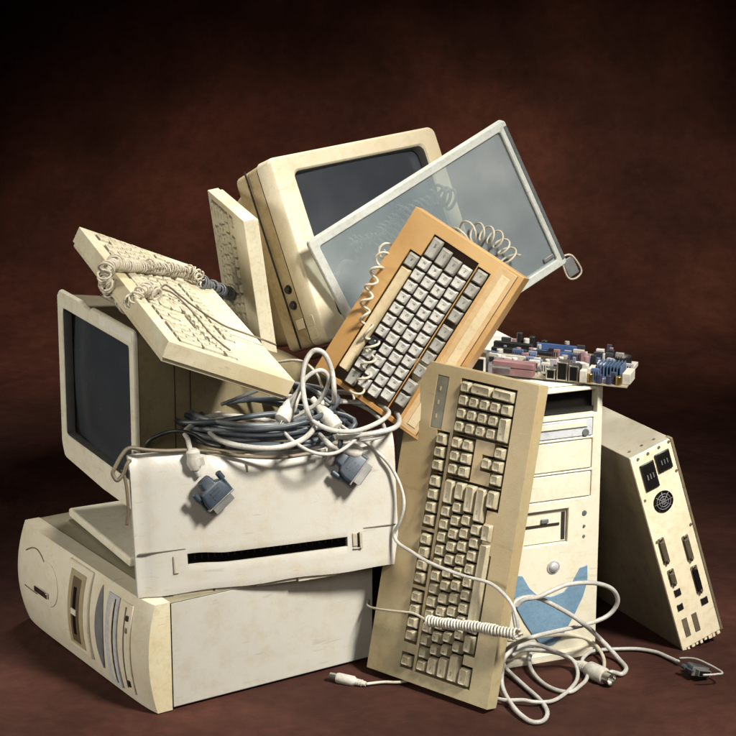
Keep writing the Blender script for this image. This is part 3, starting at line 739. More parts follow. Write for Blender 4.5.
# front bezel as a grid plate with openings
bay = (f(.012), f(.1565), .378, .414); cdr = (f(.010), f(.150), .344, .372); fl_ = (f(.040), f(.113), .183, .236); blank = [(f(.010), f(.150), .2935, .3400), (f(.010), f(.150), .2500, .2905)]
xs = [0, W]; ys = [0.0, H - .003]
for q in [bay, cdr, fl_] + blank: xs += q[:2]; ys += q[2:]
def hfz(x, y):
    for q, h in ((bay, -.014), (cdr, -.006), (fl_, -.008), (blank[0], -.004), (blank[1], -.004)):
        if q[0] < x < q[1] and q[2] < y < q[3]: return h
    return .004
mb = MB(); mb.plate(xs, ys, hfz, -.0178, 0, 0, top=None); mb.build('front_bezel', M['tower'], tw, bevel=.0018, seg=3)
mb = MB(); mb.box(bay[0] + .001, bay[1] - .001, bay[2] + .001, bay[3] - .001, -.0138, -.0125); mb.build('open_bay', M['void'], tw)
mb = MB(); mb.box(bay[0] + .002, bay[1] - .002, bay[2] + .002, bay[2] + .008, -.0120, -.006); mb.box(bay[0] + .006, bay[0] + .05, bay[3] - .012, bay[3] - .009, -.0120, -.008); mb.build('bay_rail', M['black'], tw)
# optical drive: face, tray, slit, button, logo disc
mb = MB(); mb.box(cdr[0] + .0008, cdr[1] - .0008, cdr[2] + .0008, cdr[3] - .0008, -.0058, .0042); mb.build('optical_drive', M['case_blue'], tw, bevel=.0015)
mb = MB(); mb.box(cdr[0] + .008, cdr[1] - .012, cdr[3] - .0125, cdr[3] - .0045, .0044, .0058); mb.build('disc_tray', M['tower'], tw, bevel=.0012)
mb = MB(); mb.box(cdr[0] + .006, cdr[1] - .010, cdr[3] - .0140, cdr[3] - .0128, .0043, .0049); mb.build('drive_slit', M['cable_mid'], tw)
mb = MB(); mb.cyl((f(.1375), .3505, .0042), (0, 0, 1), .0052, .002, 20, rings=[(.0055, 0), (.0052, .0018), (.002, .0022), (.0001, .0016)]); mb.build('eject_button', M['cable_mid'], tw, smooth='auto')
for q in blank:
    mb = MB(); mb.box(q[0] + .001, q[1] - .001, q[2] + .001, q[3] - .001, -.0038, .0032); mb.build('blank_cover', M['tower'], tw, bevel=.0015)
# floppy drive
mb = MB(); mb.box(fl_[0] + .001, fl_[1] - .001, fl_[2] + .001, fl_[3] - .001, -.0078, -.002); mb.build('floppy_drive', M['tower'], tw, bevel=.001)
mb = MB(); mb.box(fl_[0] + .004, fl_[1] - .012, fl_[3] - .026, fl_[3] - .022, -.0019, -.001); mb.box(fl_[1] - .009, fl_[1] - .003, fl_[2] + .004, fl_[3] - .006, -.0019, -.001); mb.build('floppy_slot', M['well'], tw)
mb = MB(); mb.box(fl_[0] + .03, fl_[0] + .042, fl_[3] - .020, fl_[3] - .014, -.002, .0015); mb.build('button', M['cable_mid'], tw, bevel=.0008)
for yy, r in ((.2256, .0040), (.2051, .0022), (.1893, .0022)):
    mb = MB(); mb.cyl((f(.1395), yy, .004), (0, 0, 1), r, .0015, 16, rings=[(r, 0), (r * .9, .0014), (.0001, .0016)]); mb.build('indicator_light', M['cable_mid'], tw, smooth='auto')
# power button
mb = MB(); mb.cyl((f(.0899), .1474, .0038), (0, 0, 1), .01, .006, 32, rings=[(.0105, 0), (.0105, .0015), (.0085, .0022), (.0080, .0012), (.0075, .0030), (.0055, .0052), (.0025, .0063), (.0001, .0066)]); mb.build('power_button', flat('button_silver', (.55, .56, .55), .25, .35), tw, smooth='auto')
# blue crescent: two horns joined by a bowl that ends in a point low down
c = f(.0864)
outer = [(-.062, .143), (-.063, .118), (-.056, .090), (-.043, .066), (-.030, .046), (-.018, .031), (-.007, .024), (.007, .024), (.018, .031), (.028, .046), (.041, .068), (.054, .094), (.061, .118), (.060, .143)]
inner = [(.048, .1405), (.036, .120), (.022, .106), (0, .101), (-.022, .106), (-.036, .120), (-.048, .1405)]
poly = [(c + x, y) for x, y in outer + inner]
mb = MB(); mb.prism(poly, .0042, .0060); mb.build('blue_crescent', M['blue'], tw, bevel=.0006)
mb = MB(); mb.loft([rrect(.004, W - .004, -.0, .014, .003, .004), rrect(.002, W - .002, 0, .012, .003, .012)], 0, True, True); mb.build('foot', M['tower'], tw, bevel=.001)

# ------------------------------------------------------------------ slim case leaning at the right (x across its thin back panel, y up it, z out of it)
FS = frame((.339 + .33 * .412 - .33 * .412, .628, .0), (.860, .400, .316), (-.287, -.133, .949))
sl = thing('slim_case', 'slim computer case tipped on its side against the tower, back panel with ports facing out', 'computer case', FS)
W, H, Dp = .0745, .335, .33
mb = MB(); mb.box(.0, W, 0, H, .0, Dp - .002)
bmm = mb.bm; bmm.faces.ensure_lookup_table()
for fc in bmm.faces:
    n_ = fc.normal if fc.normal.length else None
bmesh.ops.recalc_face_normals(bmm, faces=bmm.faces); bmm.normal_update()
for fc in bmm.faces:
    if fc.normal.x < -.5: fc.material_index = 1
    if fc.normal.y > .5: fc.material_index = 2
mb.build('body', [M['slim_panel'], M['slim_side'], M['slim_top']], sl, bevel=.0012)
mb = MB(); mb.box(.0012, W - .0012, .001, H - .001, Dp - .0018, Dp); mb.build('back_panel', M['slim_panel'], sl, bevel=.0006)
mb = MB(); mb.box(W - .0035, W + .0008, .0, H + .0006, Dp - .012, Dp + .0012); mb.build('side_flange', M['slim_side'], sl, bevel=.0006)
mb = MB(); mb.box(-.0006, .003, .0, H + .0006, Dp - .003, Dp + .0012); mb.build('side_flange', M['slim_panel'], sl, bevel=.0006)
P = Dp
def sock(x0, x1, y0, y1):
    mb = MB(); mb.box(x0, x1, y0, y1, P + .0002, P + .0030); mb.build('power_socket', M['black'], sl, bevel=.0018)
    mb = MB(); mb.loft([rrect(x0 + .003, x1 - .003, y0 + .003, y1 - .003, .004, P + .0032), rrect(x0 + .0045, x1 - .0045, y0 + .0045, y1 - .0045, .003, P + .0036)], 0, True, True)
    mb.build('socket_recess', M['void'], sl)
sock(.0110, .0350, .274, .318); sock(.0385, .0640, .292, .323)
mb = MB()
for dx in (-.005, 0, .005): mb.box(.023 + dx - .0008, .023 + dx + .0008, .292, .300, P + .0036, P + .0046); mb.box(.051 + dx - .0008, .051 + dx + .0008, .304, .311, P + .0036, P + .0046)
mb.build('socket_pin', M['case_grey'], sl)
mb = MB(); mb.cyl((.034, .2465, P + .0002), (0, 0, 1), .0165, .001, 36, rings=[(.0172, 0), (.0168, .0012), (.0155, .0013), (.0150, .0004), (.0001, .0004)]); mb.build('fan_opening', M['void'], sl, smooth='auto')
mb = MB()
for r in (.004, .008, .012): mb.tube([(.034 + r * math.cos(2 * PI * k / 28), .2465 + r * math.sin(2 * PI * k / 28), P + .0016) for k in range(29)], .0007, 6)
for a in range(4): mb.tube([(.034 - .016 * math.cos(a * PI / 4), .2465 - .016 * math.sin(a * PI / 4), P + .0016), (.034 + .016 * math.cos(a * PI / 4), .2465 + .016 * math.sin(a * PI / 4), P + .0016)], .0006, 6)
mb.build('fan_grille', M['case_grey'], sl, smooth=True)
def dsub(x, y, h, w=.0085, mat='void', name='serial_port'):
    mb = MB(); mb.loft([rrect(x - w / 2 - .0015, x + w / 2 + .0015, y - h / 2 - .004, y + h / 2 + .004, .002, P + .0002), rrect(x - w / 2 - .0015, x + w / 2 + .0015, y - h / 2 - .004, y + h / 2 + .004, .002, P + .0010)], 0, True, True)
    o = mb.build(name, M['cable_brown'], sl)
    mb = MB()
    mb.prism([(x - w / 2, y - h / 2 + .001), (x + w / 2, y - h / 2 + .003), (x + w / 2, y + h / 2 - .003), (x - w / 2, y + h / 2 - .001)], P + .001, P + .0042); mb.build('connector', M[mat], o, bevel=.0008)
    for yy in (y - h / 2 - .0022, y + h / 2 + .0022):
        mb = MB(); mb.cyl((x, yy, P + .001), (0, 0, 1), .0022, .003, 6); mb.build('screw', M['steel'], o)
dsub(.0130, .1713, .036, mat='dark_tan'); dsub(.0530, .1560, .036, mat='dark_tan'); dsub(.0150, .1235, .020, mat='dark_tan', name='monitor_port'); dsub(.0540, .1000, .040, mat='void', name='printer_port')
for nme, x, y, w_, h_ in (('mouse_port', .0170, .0960, .011, .012), ('keyboard_port', .0150, .0710, .010, .011), ('network_port', .0570, .0605, .012, .012)):
    mb = MB(); mb.box(x - w_ / 2, x + w_ / 2, y - h_ / 2, y + h_ / 2, P + .0002, P + .0018); mb.build(nme, M['black'], sl, bevel=.0015)
for x in (.0160, .0340):
    mb = MB(); mb.box(x - .0045, x + .0045, .018, .050, P + .0002, P + .0010); mb.build('slot_cover', M['cable_brown'], sl, bevel=.0008)
for x, y in ((.005, .262), (.068, .283), (.012, .329), (.030, .330), (.050, .331), (.068, .332), (.006, .19), (.068, .19)):
    mb = MB(); mb.cyl((x, y, P + .0001), (0, 0, 1), .0022, .001, 12); mb.build('screw', M['cable_brown'], sl)
for x in (.012, .034, .056):
    mb = MB(); mb.cyl((x, H + .0001, Dp - .02), (0, 1, 0), .0022, .001, 12); mb.build('screw', M['cable_brown'], sl)
mb = MB()
for k in range(9): mb.box(.002 + k * .0078, .002 + k * .0078 + random.uniform(.004, .007), -.004 - random.random() * .003, .001, P - .006, P - .001)
mb.build('broken_edge', M['slim_panel'], sl, bevel=.0006)
mb = MB()
for k in range(6): mb.box(-.0012, .0005, .12 + k * .02, .128 + k * .02, .06, .14)
mb.build('vent_slots', M['void'], sl)

# ------------------------------------------------------------------ circuit board on the tower
Xb = Vector((.225, -.078, -.006)).normalized()
FM = frame((.150, .372, .427), (.945, -.325, -.02), (.16, .985, .01))
bd_ = thing('circuit_board', 'computer circuit board crowded with slots and parts, lying on top of the tower', 'circuit board', FM)
W, H = .238, .165
mb = MB(); mb.prism([(0, 0), (W, 0), (W, .040), (W - .006, .046), (W - .006, .090), (W - .030, .118), (W - .034, H), (0, H)], 0, .0016); mb.build('board', M['pcb'], bd_)
def comp(name, x, y, w_, d_, h_, mat, bevel=.0006, z=.0018):
    mb = MB(); mb.box(x, x + w_, y, y + d_, z, z + h_); return mb.build(name, mat, bd_, bevel=bevel)
def slotp(x, y, w_, d_, h_, mat, nm='card_slot'):
    o = comp(nm, x, y, w_, d_, h_, mat)
    mb = MB(); mb.box(x + .003, x + w_ - .003, y + d_ / 2 - .0008, y + d_ / 2 + .0008, .0018 + h_ - .0003, .0018 + h_ + .0004); mb.build('slit', M['void'], o)
def port(x, w_, h_, mat='steel'):
    o = comp('rear_port', x, -.004, w_, .018, h_, M[mat])
    mb = MB(); mb.box(x + .002, x + w_ - .002, -.0046, -.0035, .004, .0018 + h_ - .002); mb.build('opening', M['void'], o)
port(.118, .014, .016); port(.134, .016, .028); port(.152, .014, .024); comp('rear_port', .036, -.004, .062, .016, .010, M['pink']); comp('rear_port', .030, -.004, .034, .014, .014, M['case_grey']); port(.003, .022, .022, 'slotwhite'); comp('audio_jack', .012, .000, .014, .016, .030, M['steel'])
mb = MB(); mb.box(.036, .100, -.004, .012, .0125, .022); mb.build('parallel_port', M['pink'], bd_, bevel=.002)
comp('rear_port', .168, -.003, .010, .014, .018, M['slotwhite'])
for k in range(6): mb = MB(); mb.cyl((.110 + k * .013, .03 + (k % 2) * .01, .0018), (0, 0, 1), .004, .012, 12); mb.build('capacitor', M['capgreen'], bd_, bevel=.0005)
slotp(.074, .110, .060, .005, .013, M['slotblue'], 'memory_slot'); slotp(.070, .128, .066, .005, .019, M['slotblue'], 'memory_slot'); slotp(.010, .085, .095, .009, .016, M['black']); slotp(.008, .105, .060, .009, .020, M['black']); slotp(.012, .065, .080, .008, .012, M['slotwhite'])
slotp(.085, .070, .030, .006, .014, M['dark_tan']); comp('disk_connector', .118, .060, .050, .010, .012, M['slotwhite'])
for i in range(3): mb = MB(); mb.cyl((.038 + i * .02, .15, .0018), (0, 0, 1), .005, .026 - i * .004, 12); mb.build('capacitor', M['black'], bd_, bevel=.0005)
# fin heatsink, blue, at the right
hsb = comp('heatsink', .188, .020, .036, .040, .006, M['heatsink'])
for k in range(8): mb = MB(); mb.box(.188 + k * .0049, .1895 + k * .0049, .021, .059, .0078, .0250); mb.build('fin', M['heatsink'], hsb)
comp('cpu_socket', .185, .075, .045, .045, .007, M['slotwhite']); comp('chip', .140, .085, .030, .030, .003, M['black'])
mb = MB(); mb.cyl((.208, .098, .009), (0, 0, 1), .016, .016, 28, rings=[(.016, 0), (.016, .012), (.013, .012), (.006, .008), (.0001, .010)]); mb.build('cooling_fan', M['black'], bd_, smooth='auto')
comp('power_connector', .228, .012, .012, .035, .016, M['slotwhite']); comp('power_connector', .178, .006, .008, .024, .020, M['slotwhite'])
for k in range(7):
    mb = MB(); mb.cyl((.182 + (k % 4) * .014, .006 + (k // 4) * .062, .0018), (0, 0, 1), .0045, .013, 12); mb.build('capacitor', M['gold' if k % 3 == 0 else 'capgreen'], bd_, bevel=.0005)
rr = random.Random(3)
taken = []
names = ('chip', 'capacitor', 'pin_header', 'card_slot', 'power_connector', 'jumper_block')
pal = [(.03, .03, .035), (.42, .40, .36), (.24, .14, .15), (.06, .09, .18), (.25, .23, .21), (.04, .04, .06), (.50, .47, .44), (.16, .19, .27), (.015, .015, .02), (.34, .30, .33)]
pm = [flat('board_part_%d' % i, c_, .45) for i, c_ in enumerate(pal)]
for k in range(150):
    x, y = rr.uniform(.002, W - .016), rr.uniform(.004, H - .014)
    if x > W - .052 and y > .100: x -= .06; y -= .05
    kind = rr.randrange(6); front = 1 - y / H
    if kind == 1:
        mb = MB(); mb.cyl((x + .005, y + .005, .0018), (0, 0, 1), rr.uniform(.003, .0055), rr.uniform(.009, .020), 12); o = mb.build('capacitor', pm[rr.randrange(len(pm))], bd_, bevel=.0005)
    else:
        w_, d_, h_ = rr.uniform(.004, .017), rr.uniform(.003, .008), rr.uniform(.004, .020) * (1.3 if x > .13 else 1)
        o = comp(names[kind], x, y, min(w_, W - x), d_, h_, pm[rr.randrange(len(pm))], .0005)
        if kind in (2, 4, 5):
            mb = MB(); n_ = int(w_ / .0035)
            for q in range(n_): mb.box(x + .0012 + q * .0035, x + .0028 + q * .0035, y - .0002, y + .0006, .006, .0018 + h_ * .8)
            mb.build('contact', M['black'], o)
mb = MB()
for k in range(150):
    x, y = rr.uniform(.004, W - .042), rr.uniform(.004, H - .006); a, b_ = rr.uniform(.0015, .004), rr.uniform(.001, .0025); mb.box(x, x + a, y, y + b_, .0017, .0017 + rr.uniform(.001, .004), rr.randrange(3))
o = mb.build('small_components', [M['black'], M['slotwhite'], M['gold']], bd_); o['kind'] = 'stuff'

# ------------------------------------------------------------------ cables and plugs
def cable(name, label, pts, r, mat, group=None, n=8, seg=10, cat='cable', ends=None):
    mb = MB(); mb.tube(crom(pts, n), r * .87, seg)
    o = mb.build(name, mat, smooth=True)
    if label: tag(o, label, cat, group)
    return o
def part_tube(name, pts, r, mat, parent, n=8, seg=8):
    mb = MB(); mb.tube(crom(pts, n), r * .87, seg); return mb.build(name, mat, parent, smooth=True)
def coil(name, path, R, pitch, r, mat, parent=None, jitter=.08):
    mb = MB(); mb.tube(helix(path, R, pitch, 14, jitter), r, 6); return mb.build(name, mat, parent, smooth=True)
def empty_at(name, loc, label, cat, group=None):
    return thing(name, label, cat, Matrix.Translation(Vector(loc)), group)
def cpt(pts, root):   # world points into the space of an unrotated empty
    o = Vector(root.location); return [Vector(p) - o for p in pts]
def plug(parent, loc, d, up, scale, mat, w=.034, h=.028, t=.013):
    """flat computer plug: hood, shoulders, thumbscrews and a steel mouth; d = pointing direction, up = face normal"""
    d = Vector(d).normalized(); up = Vector(up); up = (up - d * up.dot(d)).normalized(); s = up.cross(d)
    m = Matrix((s, d, up)).transposed().to_4x4(); m.translation = Vector(loc)
    e = lambda mb: [setattr(v, 'co', m @ (v.co * scale)) for v in mb.bm.verts]
    mb = MB(); mb.loft([[(x, y, z) for (x, z, y) in [(a, b, yy) for (a, b, _) in rrect(-ww, ww, -tt, tt, .003, 0, 3)]] for (yy, ww, tt) in ((-h * .62, w * .20, t * .38), (-h * .30, w * .24, t * .42), (-h * .22, w * .40, t * .46), (h * .10, w * .47, t * .5), (h * .36, w * .47, t * .5))]); e(mb)
    mb.build('hood', mat, parent, smooth='auto', bevel=.0006)
    for sx in (-1, 1):
        mb = MB(); mb.cyl((sx * w * .50, -h * .46, 0), (0, 1, 0), .0032, .02, 12, rings=[(.0022, 0), (.0034, .001), (.0034, .009), (.0016, .0095), (.0016, h * .9)]); e(mb); mb.build('thumbscrew', mat, parent, smooth='auto')
    mb = MB(); mb.box(-w * .52, w * .52, h * .36, h * .42, -t * .5, t * .5); e(mb); mb.build('flange', M['dull_steel'], parent, bevel=.0006)
    mb = MB(); mb.prism([(-w * .34, -t * .32), (w * .34, -t * .32), (w * .37, t * .32), (-w * .37, t * .32)], 0, .008); [setattr(v, 'co', Vector((v.co.x, h * .42 + v.co.z, v.co.y))) for v in mb.bm.verts]; e(mb); mb.build('connector', M['dull_steel'], parent)
    mb = MB(); mb.box(-w * .31, w * .29, h * .42 + .0079, h * .42 + .0085, -t * .26, t * .26); e(mb); mb.build('pin_block', M['void'], parent)
    mb = MB(); [mb.box(-w * .16, w * .16, -h * .10 + k * .004, -h * .10 + k * .004 + .0015, t * .46, t * .53) for k in range(3)]; e(mb); mb.build('grip_rib', mat, parent)
def mini_plug(parent, a, b, r, mat, collar=True):
    a, b = Vector(a), Vector(b); d = (b - a); L = d.length
    mb = MB(); mb.cyl(a, d, r, L, 18, rings=[(r * .45, 0), (r * .55, L * .12), (r * .60, L * .26), (r * .98, L * .34), (r, L * .5), (r, L * .76), (r * .9, L * .80)]); mb.build('hood', mat, parent, smooth='auto')
    mb = MB(); mb.cyl(a + d * .79, d, r * .7, L * .2, 18, rings=[(r * .74, 0), (r * .74, L * .2), (r * .62, L * .2), (r * .6, L * .1), (.0001, L * .1)]); mb.build('connector', M['steel'], parent, smooth='auto')
    mb = MB(); [mb.cyl(a + d * (.10 + .06 * k), d, r * .66, L * .025, 14) for k in range(4)]; mb.build('strain_relief', mat, parent)

KB1 = [(-0.359, 0.271, 0.611), (-0.340, 0.301, 0.601), (-0.322, 0.330, 0.593), (-0.289, 0.386, 0.576), (-0.266, 0.419, 0.565), (-0.253, 0.411, 0.559)]
KB2 = [(-0.358, 0.287, 0.610), (-0.363, 0.233, 0.613), (-0.368, 0.227, 0.604), (-0.369, 0.273, 0.575), (-0.357, 0.284, 0.558), (-0.338, 0.246, 0.555), (-0.323, 0.192, 0.576), (-0.312, 0.199, 0.589), (-0.304, 0.219, 0.584), (-0.291, 0.207, 0.579)]
KB3 = [(-0.292, 0.218, 0.579), (-0.288, 0.277, 0.579), (-0.267, 0.268, 0.566), (-0.242, 0.241, 0.554), (-0.203, 0.217, 0.535), (-0.173, 0.229, 0.520), (-0.147, 0.238, 0.508), (-0.131, 0.262, 0.495)]
KB4 = [(-0.305, 0.230, 0.585), (-0.279, 0.255, 0.574), (-0.250, 0.219, 0.559), (-0.216, 0.141, 0.543), (-0.200, 0.116, 0.535), (-0.185, 0.099, 0.528)]
KB5 = [(-0.253, 0.411, 0.559), (-0.243, 0.436, 0.548), (-0.230, 0.491, 0.529), (-0.214, 0.577, 0.499), (-0.199, 0.624, 0.470)]
PA2 = [(0.086, 0.170, 0.112), (0.116, 0.145, 0.117), (0.157, 0.113, 0.125), (0.183, 0.091, 0.128), (0.208, 0.075, 0.130)]
PA3 = [(0.001, 0.292, 0.096), (0.000, 0.271, 0.095), (0.015, 0.241, 0.102), (0.039, 0.217, 0.108), (0.063, 0.195, 0.114), (0.076, 0.179, 0.114), (0.085, 0.163, 0.114)]
DR1 = [(0.141, 0.574, 0.590), (0.160, 0.583, 0.598), (0.186, 0.594, 0.592), (0.209, 0.605, 0.576), (0.229, 0.615, 0.543)]
DL1 = [(0.030, 0.399, 0.611), (0.023, 0.366, 0.603), (0.012, 0.348, 0.586), (0.003, 0.343, 0.560), (-0.004, 0.339, 0.536), (-0.003, 0.332, 0.512), (0.006, 0.321, 0.485), (0.000, 0.315, 0.456), (-0.009, 0.310, 0.425), (-0.026, 0.316, 0.401)]
GB1 = [(-0.050, 0.533, 0.538), (-0.037, 0.540, 0.558), (-0.019, 0.549, 0.557), (-0.025, 0.548, 0.582), (-0.003, 0.557, 0.590), (0.019, 0.567, 0.594), (0.037, 0.576, 0.615), (0.056, 0.581, 0.639)]
GB2 = [(0.013, 0.569, 0.572), (0.034, 0.579, 0.592), (0.056, 0.589, 0.612), (0.082, 0.600, 0.633), (0.110, 0.612, 0.650), (0.133, 0.623, 0.641)]
L2 = [(-0.101, 0.358, 0.390), (-0.139, 0.369, 0.390), (-0.182, 0.341, 0.390), (-0.216, 0.305, 0.385), (-0.228, 0.254, 0.380), (-0.217, 0.205, 0.375), (-0.179, 0.172, 0.372), (-0.129, 0.162, 0.372), (-0.093, 0.191, 0.375), (-0.074, 0.232, 0.385), (-0.067, 0.302, 0.395), (-0.074, 0.355, 0.400)]
L3 = [(-0.052, 0.335, 0.375), (-0.048, 0.240, 0.427), (-0.051, 0.250, 0.458), (-0.060, 0.250, 0.482), (-0.071, 0.250, 0.490), (-0.082, 0.250, 0.485), (-0.091, 0.240, 0.467), (-0.092, 0.230, 0.440), (-0.085, 0.210, 0.410), (-0.072, 0.247, 0.370), (-0.053, 0.183, 0.370), (-0.040, 0.244, 0.341), (-0.032, 0.238, 0.336)]
L4 = [(-0.076, 0.417, 0.380), (-0.050, 0.410, 0.385), (-0.015, 0.399, 0.385), (0.018, 0.354, 0.385), (0.040, 0.317, 0.380), (0.045, 0.270, 0.380), (0.037, 0.234, 0.380), (0.010, 0.215, 0.378), (-0.023, 0.210, 0.375), (-0.047, 0.205, 0.375)]
L5 = [(-0.069, 0.377, 0.380), (-0.034, 0.377, 0.380), (-0.003, 0.339, 0.380), (0.017, 0.297, 0.375), (0.024, 0.241, 0.375), (0.020, 0.227, 0.370)]
L7 = [(-0.257, 0.213, 0.383), (-0.252, 0.182, 0.378), (-0.248, 0.167, 0.369), (-0.244, 0.161, 0.359), (-0.241, 0.160, 0.346), (-0.236, 0.162, 0.331)]
L8 = [(-0.244, 0.300, 0.400), (-0.258, 0.285, 0.395), (-0.265, 0.268, 0.385), (-0.257, 0.234, 0.380), (-0.237, 0.201, 0.375)]
TA = [(-0.180, 0.189, 0.352), (-0.215, 0.189, 0.358), (-0.249, 0.171, 0.366), (-0.282, 0.158, 0.369), (-0.309, 0.147, 0.374), (-0.325, 0.143, 0.378), (-0.334, 0.140, 0.376), (-0.342, 0.135, 0.366), (-0.349, 0.131, 0.353), (-0.352, 0.129, 0.345), (-0.346, 0.127, 0.336), (-0.338, 0.131, 0.344), (-0.332, 0.133, 0.358), (-0.329, 0.139, 0.361)]
TA2 = [(-0.340, 0.138, 0.348), (-0.336, 0.137, 0.333), (-0.334, 0.136, 0.316), (-0.333, 0.136, 0.290), (-0.336, 0.137, 0.268)]
PLUGL = [(-0.236, 0.158, 0.335), (-0.221, 0.160, 0.311), (-0.205, 0.164, 0.292)]
PLUGR = [(-0.041, 0.232, 0.340), (-0.023, 0.237, 0.321), (-0.009, 0.240, 0.306)]
BLK1 = [(-0.308, 0.207, 0.370), (-0.287, 0.208, 0.380), (-0.265, 0.201, 0.385), (-0.242, 0.194, 0.380), (-0.221, 0.183, 0.370)]
WC = [(-0.118, 0.254, 0.395), (-0.089, 0.257, 0.400), (-0.069, 0.282, 0.390), (-0.046, 0.289, 0.385)]
FA1 = [(0.211, 0.170, 0.134), (0.222, 0.170, 0.144), (0.242, 0.170, 0.148), (0.267, 0.180, 0.156), (0.289, 0.190, 0.160), (0.326, 0.210, 0.154), (0.355, 0.230, 0.137), (0.365, 0.240, 0.113), (0.350, 0.240, 0.091), (0.313, 0.220, 0.085), (0.272, 0.190, 0.088), (0.230, 0.150, 0.094), (0.209, 0.226, 0.050), (0.198, 0.233, 0.030), (0.203, 0.239, 0.010), (0.224, 0.192, 0.005), (0.245, 0.136, 0.005), (0.252, 0.095, 0.005), (0.243, 0.065, 0.005), (0.225, 0.065, 0.005), (0.206, 0.102, 0.008), (0.194, 0.158, 0.012), (0.193, 0.174, 0.030), (0.199, 0.169, 0.060), (0.237, 0.222, 0.055), (0.279, 0.251, 0.030), (0.307, 0.256, 0.012), (0.325, 0.243, 0.008), (0.335, 0.231, 0.007)]
FA2 = [(0.211, 0.140, 0.107), (0.208, 0.160, 0.125), (0.209, 0.170, 0.140), (0.229, 0.180, 0.144), (0.251, 0.190, 0.136), (0.291, 0.200, 0.110), (0.315, 0.210, 0.089), (0.344, 0.301, 0.035), (0.361, 0.299, 0.018), (0.375, 0.282, 0.006), (0.382, 0.250, 0.005), (0.373, 0.228, 0.005), (0.359, 0.233, 0.006), (0.347, 0.226, 0.006)]
FA3 = [(0.212, 0.243, 0.035), (0.229, 0.274, 0.030), (0.245, 0.279, 0.025), (0.239, 0.259, 0.014), (0.242, 0.229, 0.008), (0.254, 0.196, 0.005), (0.271, 0.171, 0.005), (0.291, 0.164, 0.005), (0.307, 0.185, 0.005)]
FA4 = [(0.219, 0.124, 0.010), (0.237, 0.122, 0.008), (0.262, 0.130, 0.006), (0.284, 0.158, 0.006), (0.303, 0.198, 0.007), (0.308, 0.235, 0.010), (0.299, 0.253, 0.020), (0.272, 0.251, 0.030), (0.233, 0.259, 0.030), (0.212, 0.240, 0.030)]
FA5 = [(0.200, 0.225, 0.060), (0.222, 0.225, 0.060), (0.259, 0.264, 0.050), (0.304, 0.305, 0.035), (0.337, 0.318, 0.020), (0.351, 0.288, 0.010), (0.349, 0.248, 0.006), (0.336, 0.211, 0.006)]
FA6 = [(0.320, 0.248, 0.006), (0.319, 0.269, 0.010), (0.334, 0.299, 0.010), (0.354, 0.317, 0.006), (0.379, 0.323, 0.005), (0.409, 0.323, 0.005), (0.435, 0.311, 0.005), (0.450, 0.292, 0.005), (0.463, 0.271, 0.006)]
PL = [(0.311, 0.249, 0.012), (0.337, 0.219, 0.012), (0.354, 0.190, 0.012)]
VG = [(0.463, 0.266, 0.008), (0.475, 0.239, 0.010), (0.500, 0.195, 0.010)]
PS = [(-0.042, 0.208, 0.006), (-0.020, 0.190, 0.006), (-0.003, 0.192, 0.005), (0.023, 0.199, 0.005), (0.047, 0.199, 0.005)]
FD = [(0.389, 0.540, 0.005), (0.400, 0.474, 0.005)]
LONG = [(-0.067, 0.301, 0.380), (-0.043, 0.254, 0.380), (-0.017, 0.214, 0.374), (0.003, 0.259, 0.346), (0.023, 0.259, 0.327), (0.036, 0.260, 0.309), (0.048, 0.253, 0.284), (0.052, 0.245, 0.261), (0.046, 0.245, 0.235), (0.038, 0.250, 0.215), (0.044, 0.241, 0.204), (0.063, 0.220, 0.198), (0.082, 0.201, 0.192), (0.109, 0.176, 0.188), (0.137, 0.152, 0.186), (0.170, 0.125, 0.186), (0.190, 0.105, 0.176), (0.201, 0.092, 0.163), (0.206, 0.085, 0.147), (0.208, 0.084, 0.130)]
# --- heap on the printer
random.seed(11)
hc = Vector((-.150, .300, .352)); LP = []
for k in range(8):
    rx, ry = .118 - .006 * (k % 4), .098 - .005 * (k % 3); ph = k * .4; cx, cy = random.uniform(-.010, .010), random.uniform(-.010, .012)
    for i in range(14):
        a = 2 * PI * i / 14 + ph
        LP.append(hc + Vector((cx + rx * math.cos(a) * (1 + .04 * math.sin(3 * a + k)), cy + ry * math.sin(a), .0055 * k + .010 * math.sin(a + k) * (k / 7) + .006)))
t = empty_at('cable_coil', hc, 'dark slate-grey cable wound in a thick coil on top of the printer', 'cable')
part_tube('loop', cpt(LP[:56], t), .0048, M['cable_dark'], t, 6, 10)
part_tube('loop', cpt(LP[56:] + [Vector((-.03, .26, .39)), Vector((-.038, .235, .365)), Vector((-.041, .232, .345))], t), .0044, M['cable_dark'], t, 6, 10)
t = empty_at('cable_coil', (-.235, .26, .36), 'mid-grey cable looped at the left end of the dark coil', 'cable')
P_ = []
for k in range(3):
    for i in range(12):
        a = 2 * PI * i / 12 + .8 * k; P_.append(Vector((-.175 + (.098 - .008 * k) * math.cos(a), .285 + (.072 + .004 * k) * math.sin(a), .376 + .006 * k + .008 * math.sin(a + 2 * k))))
part_tube('loop', cpt(P_, t), .0042, M['cable_mid'], t, 6, 10)
o = cable('cable', 'thin black cable at the left end of the heap, beside the left monitor', [(-.322, .30, .24), (-.318, .245, .31), (-.316, .215, .352)] + BLK1 + [(-.19, .20, .362), (-.14, .215, .36)], .0034, M['cable_black'])
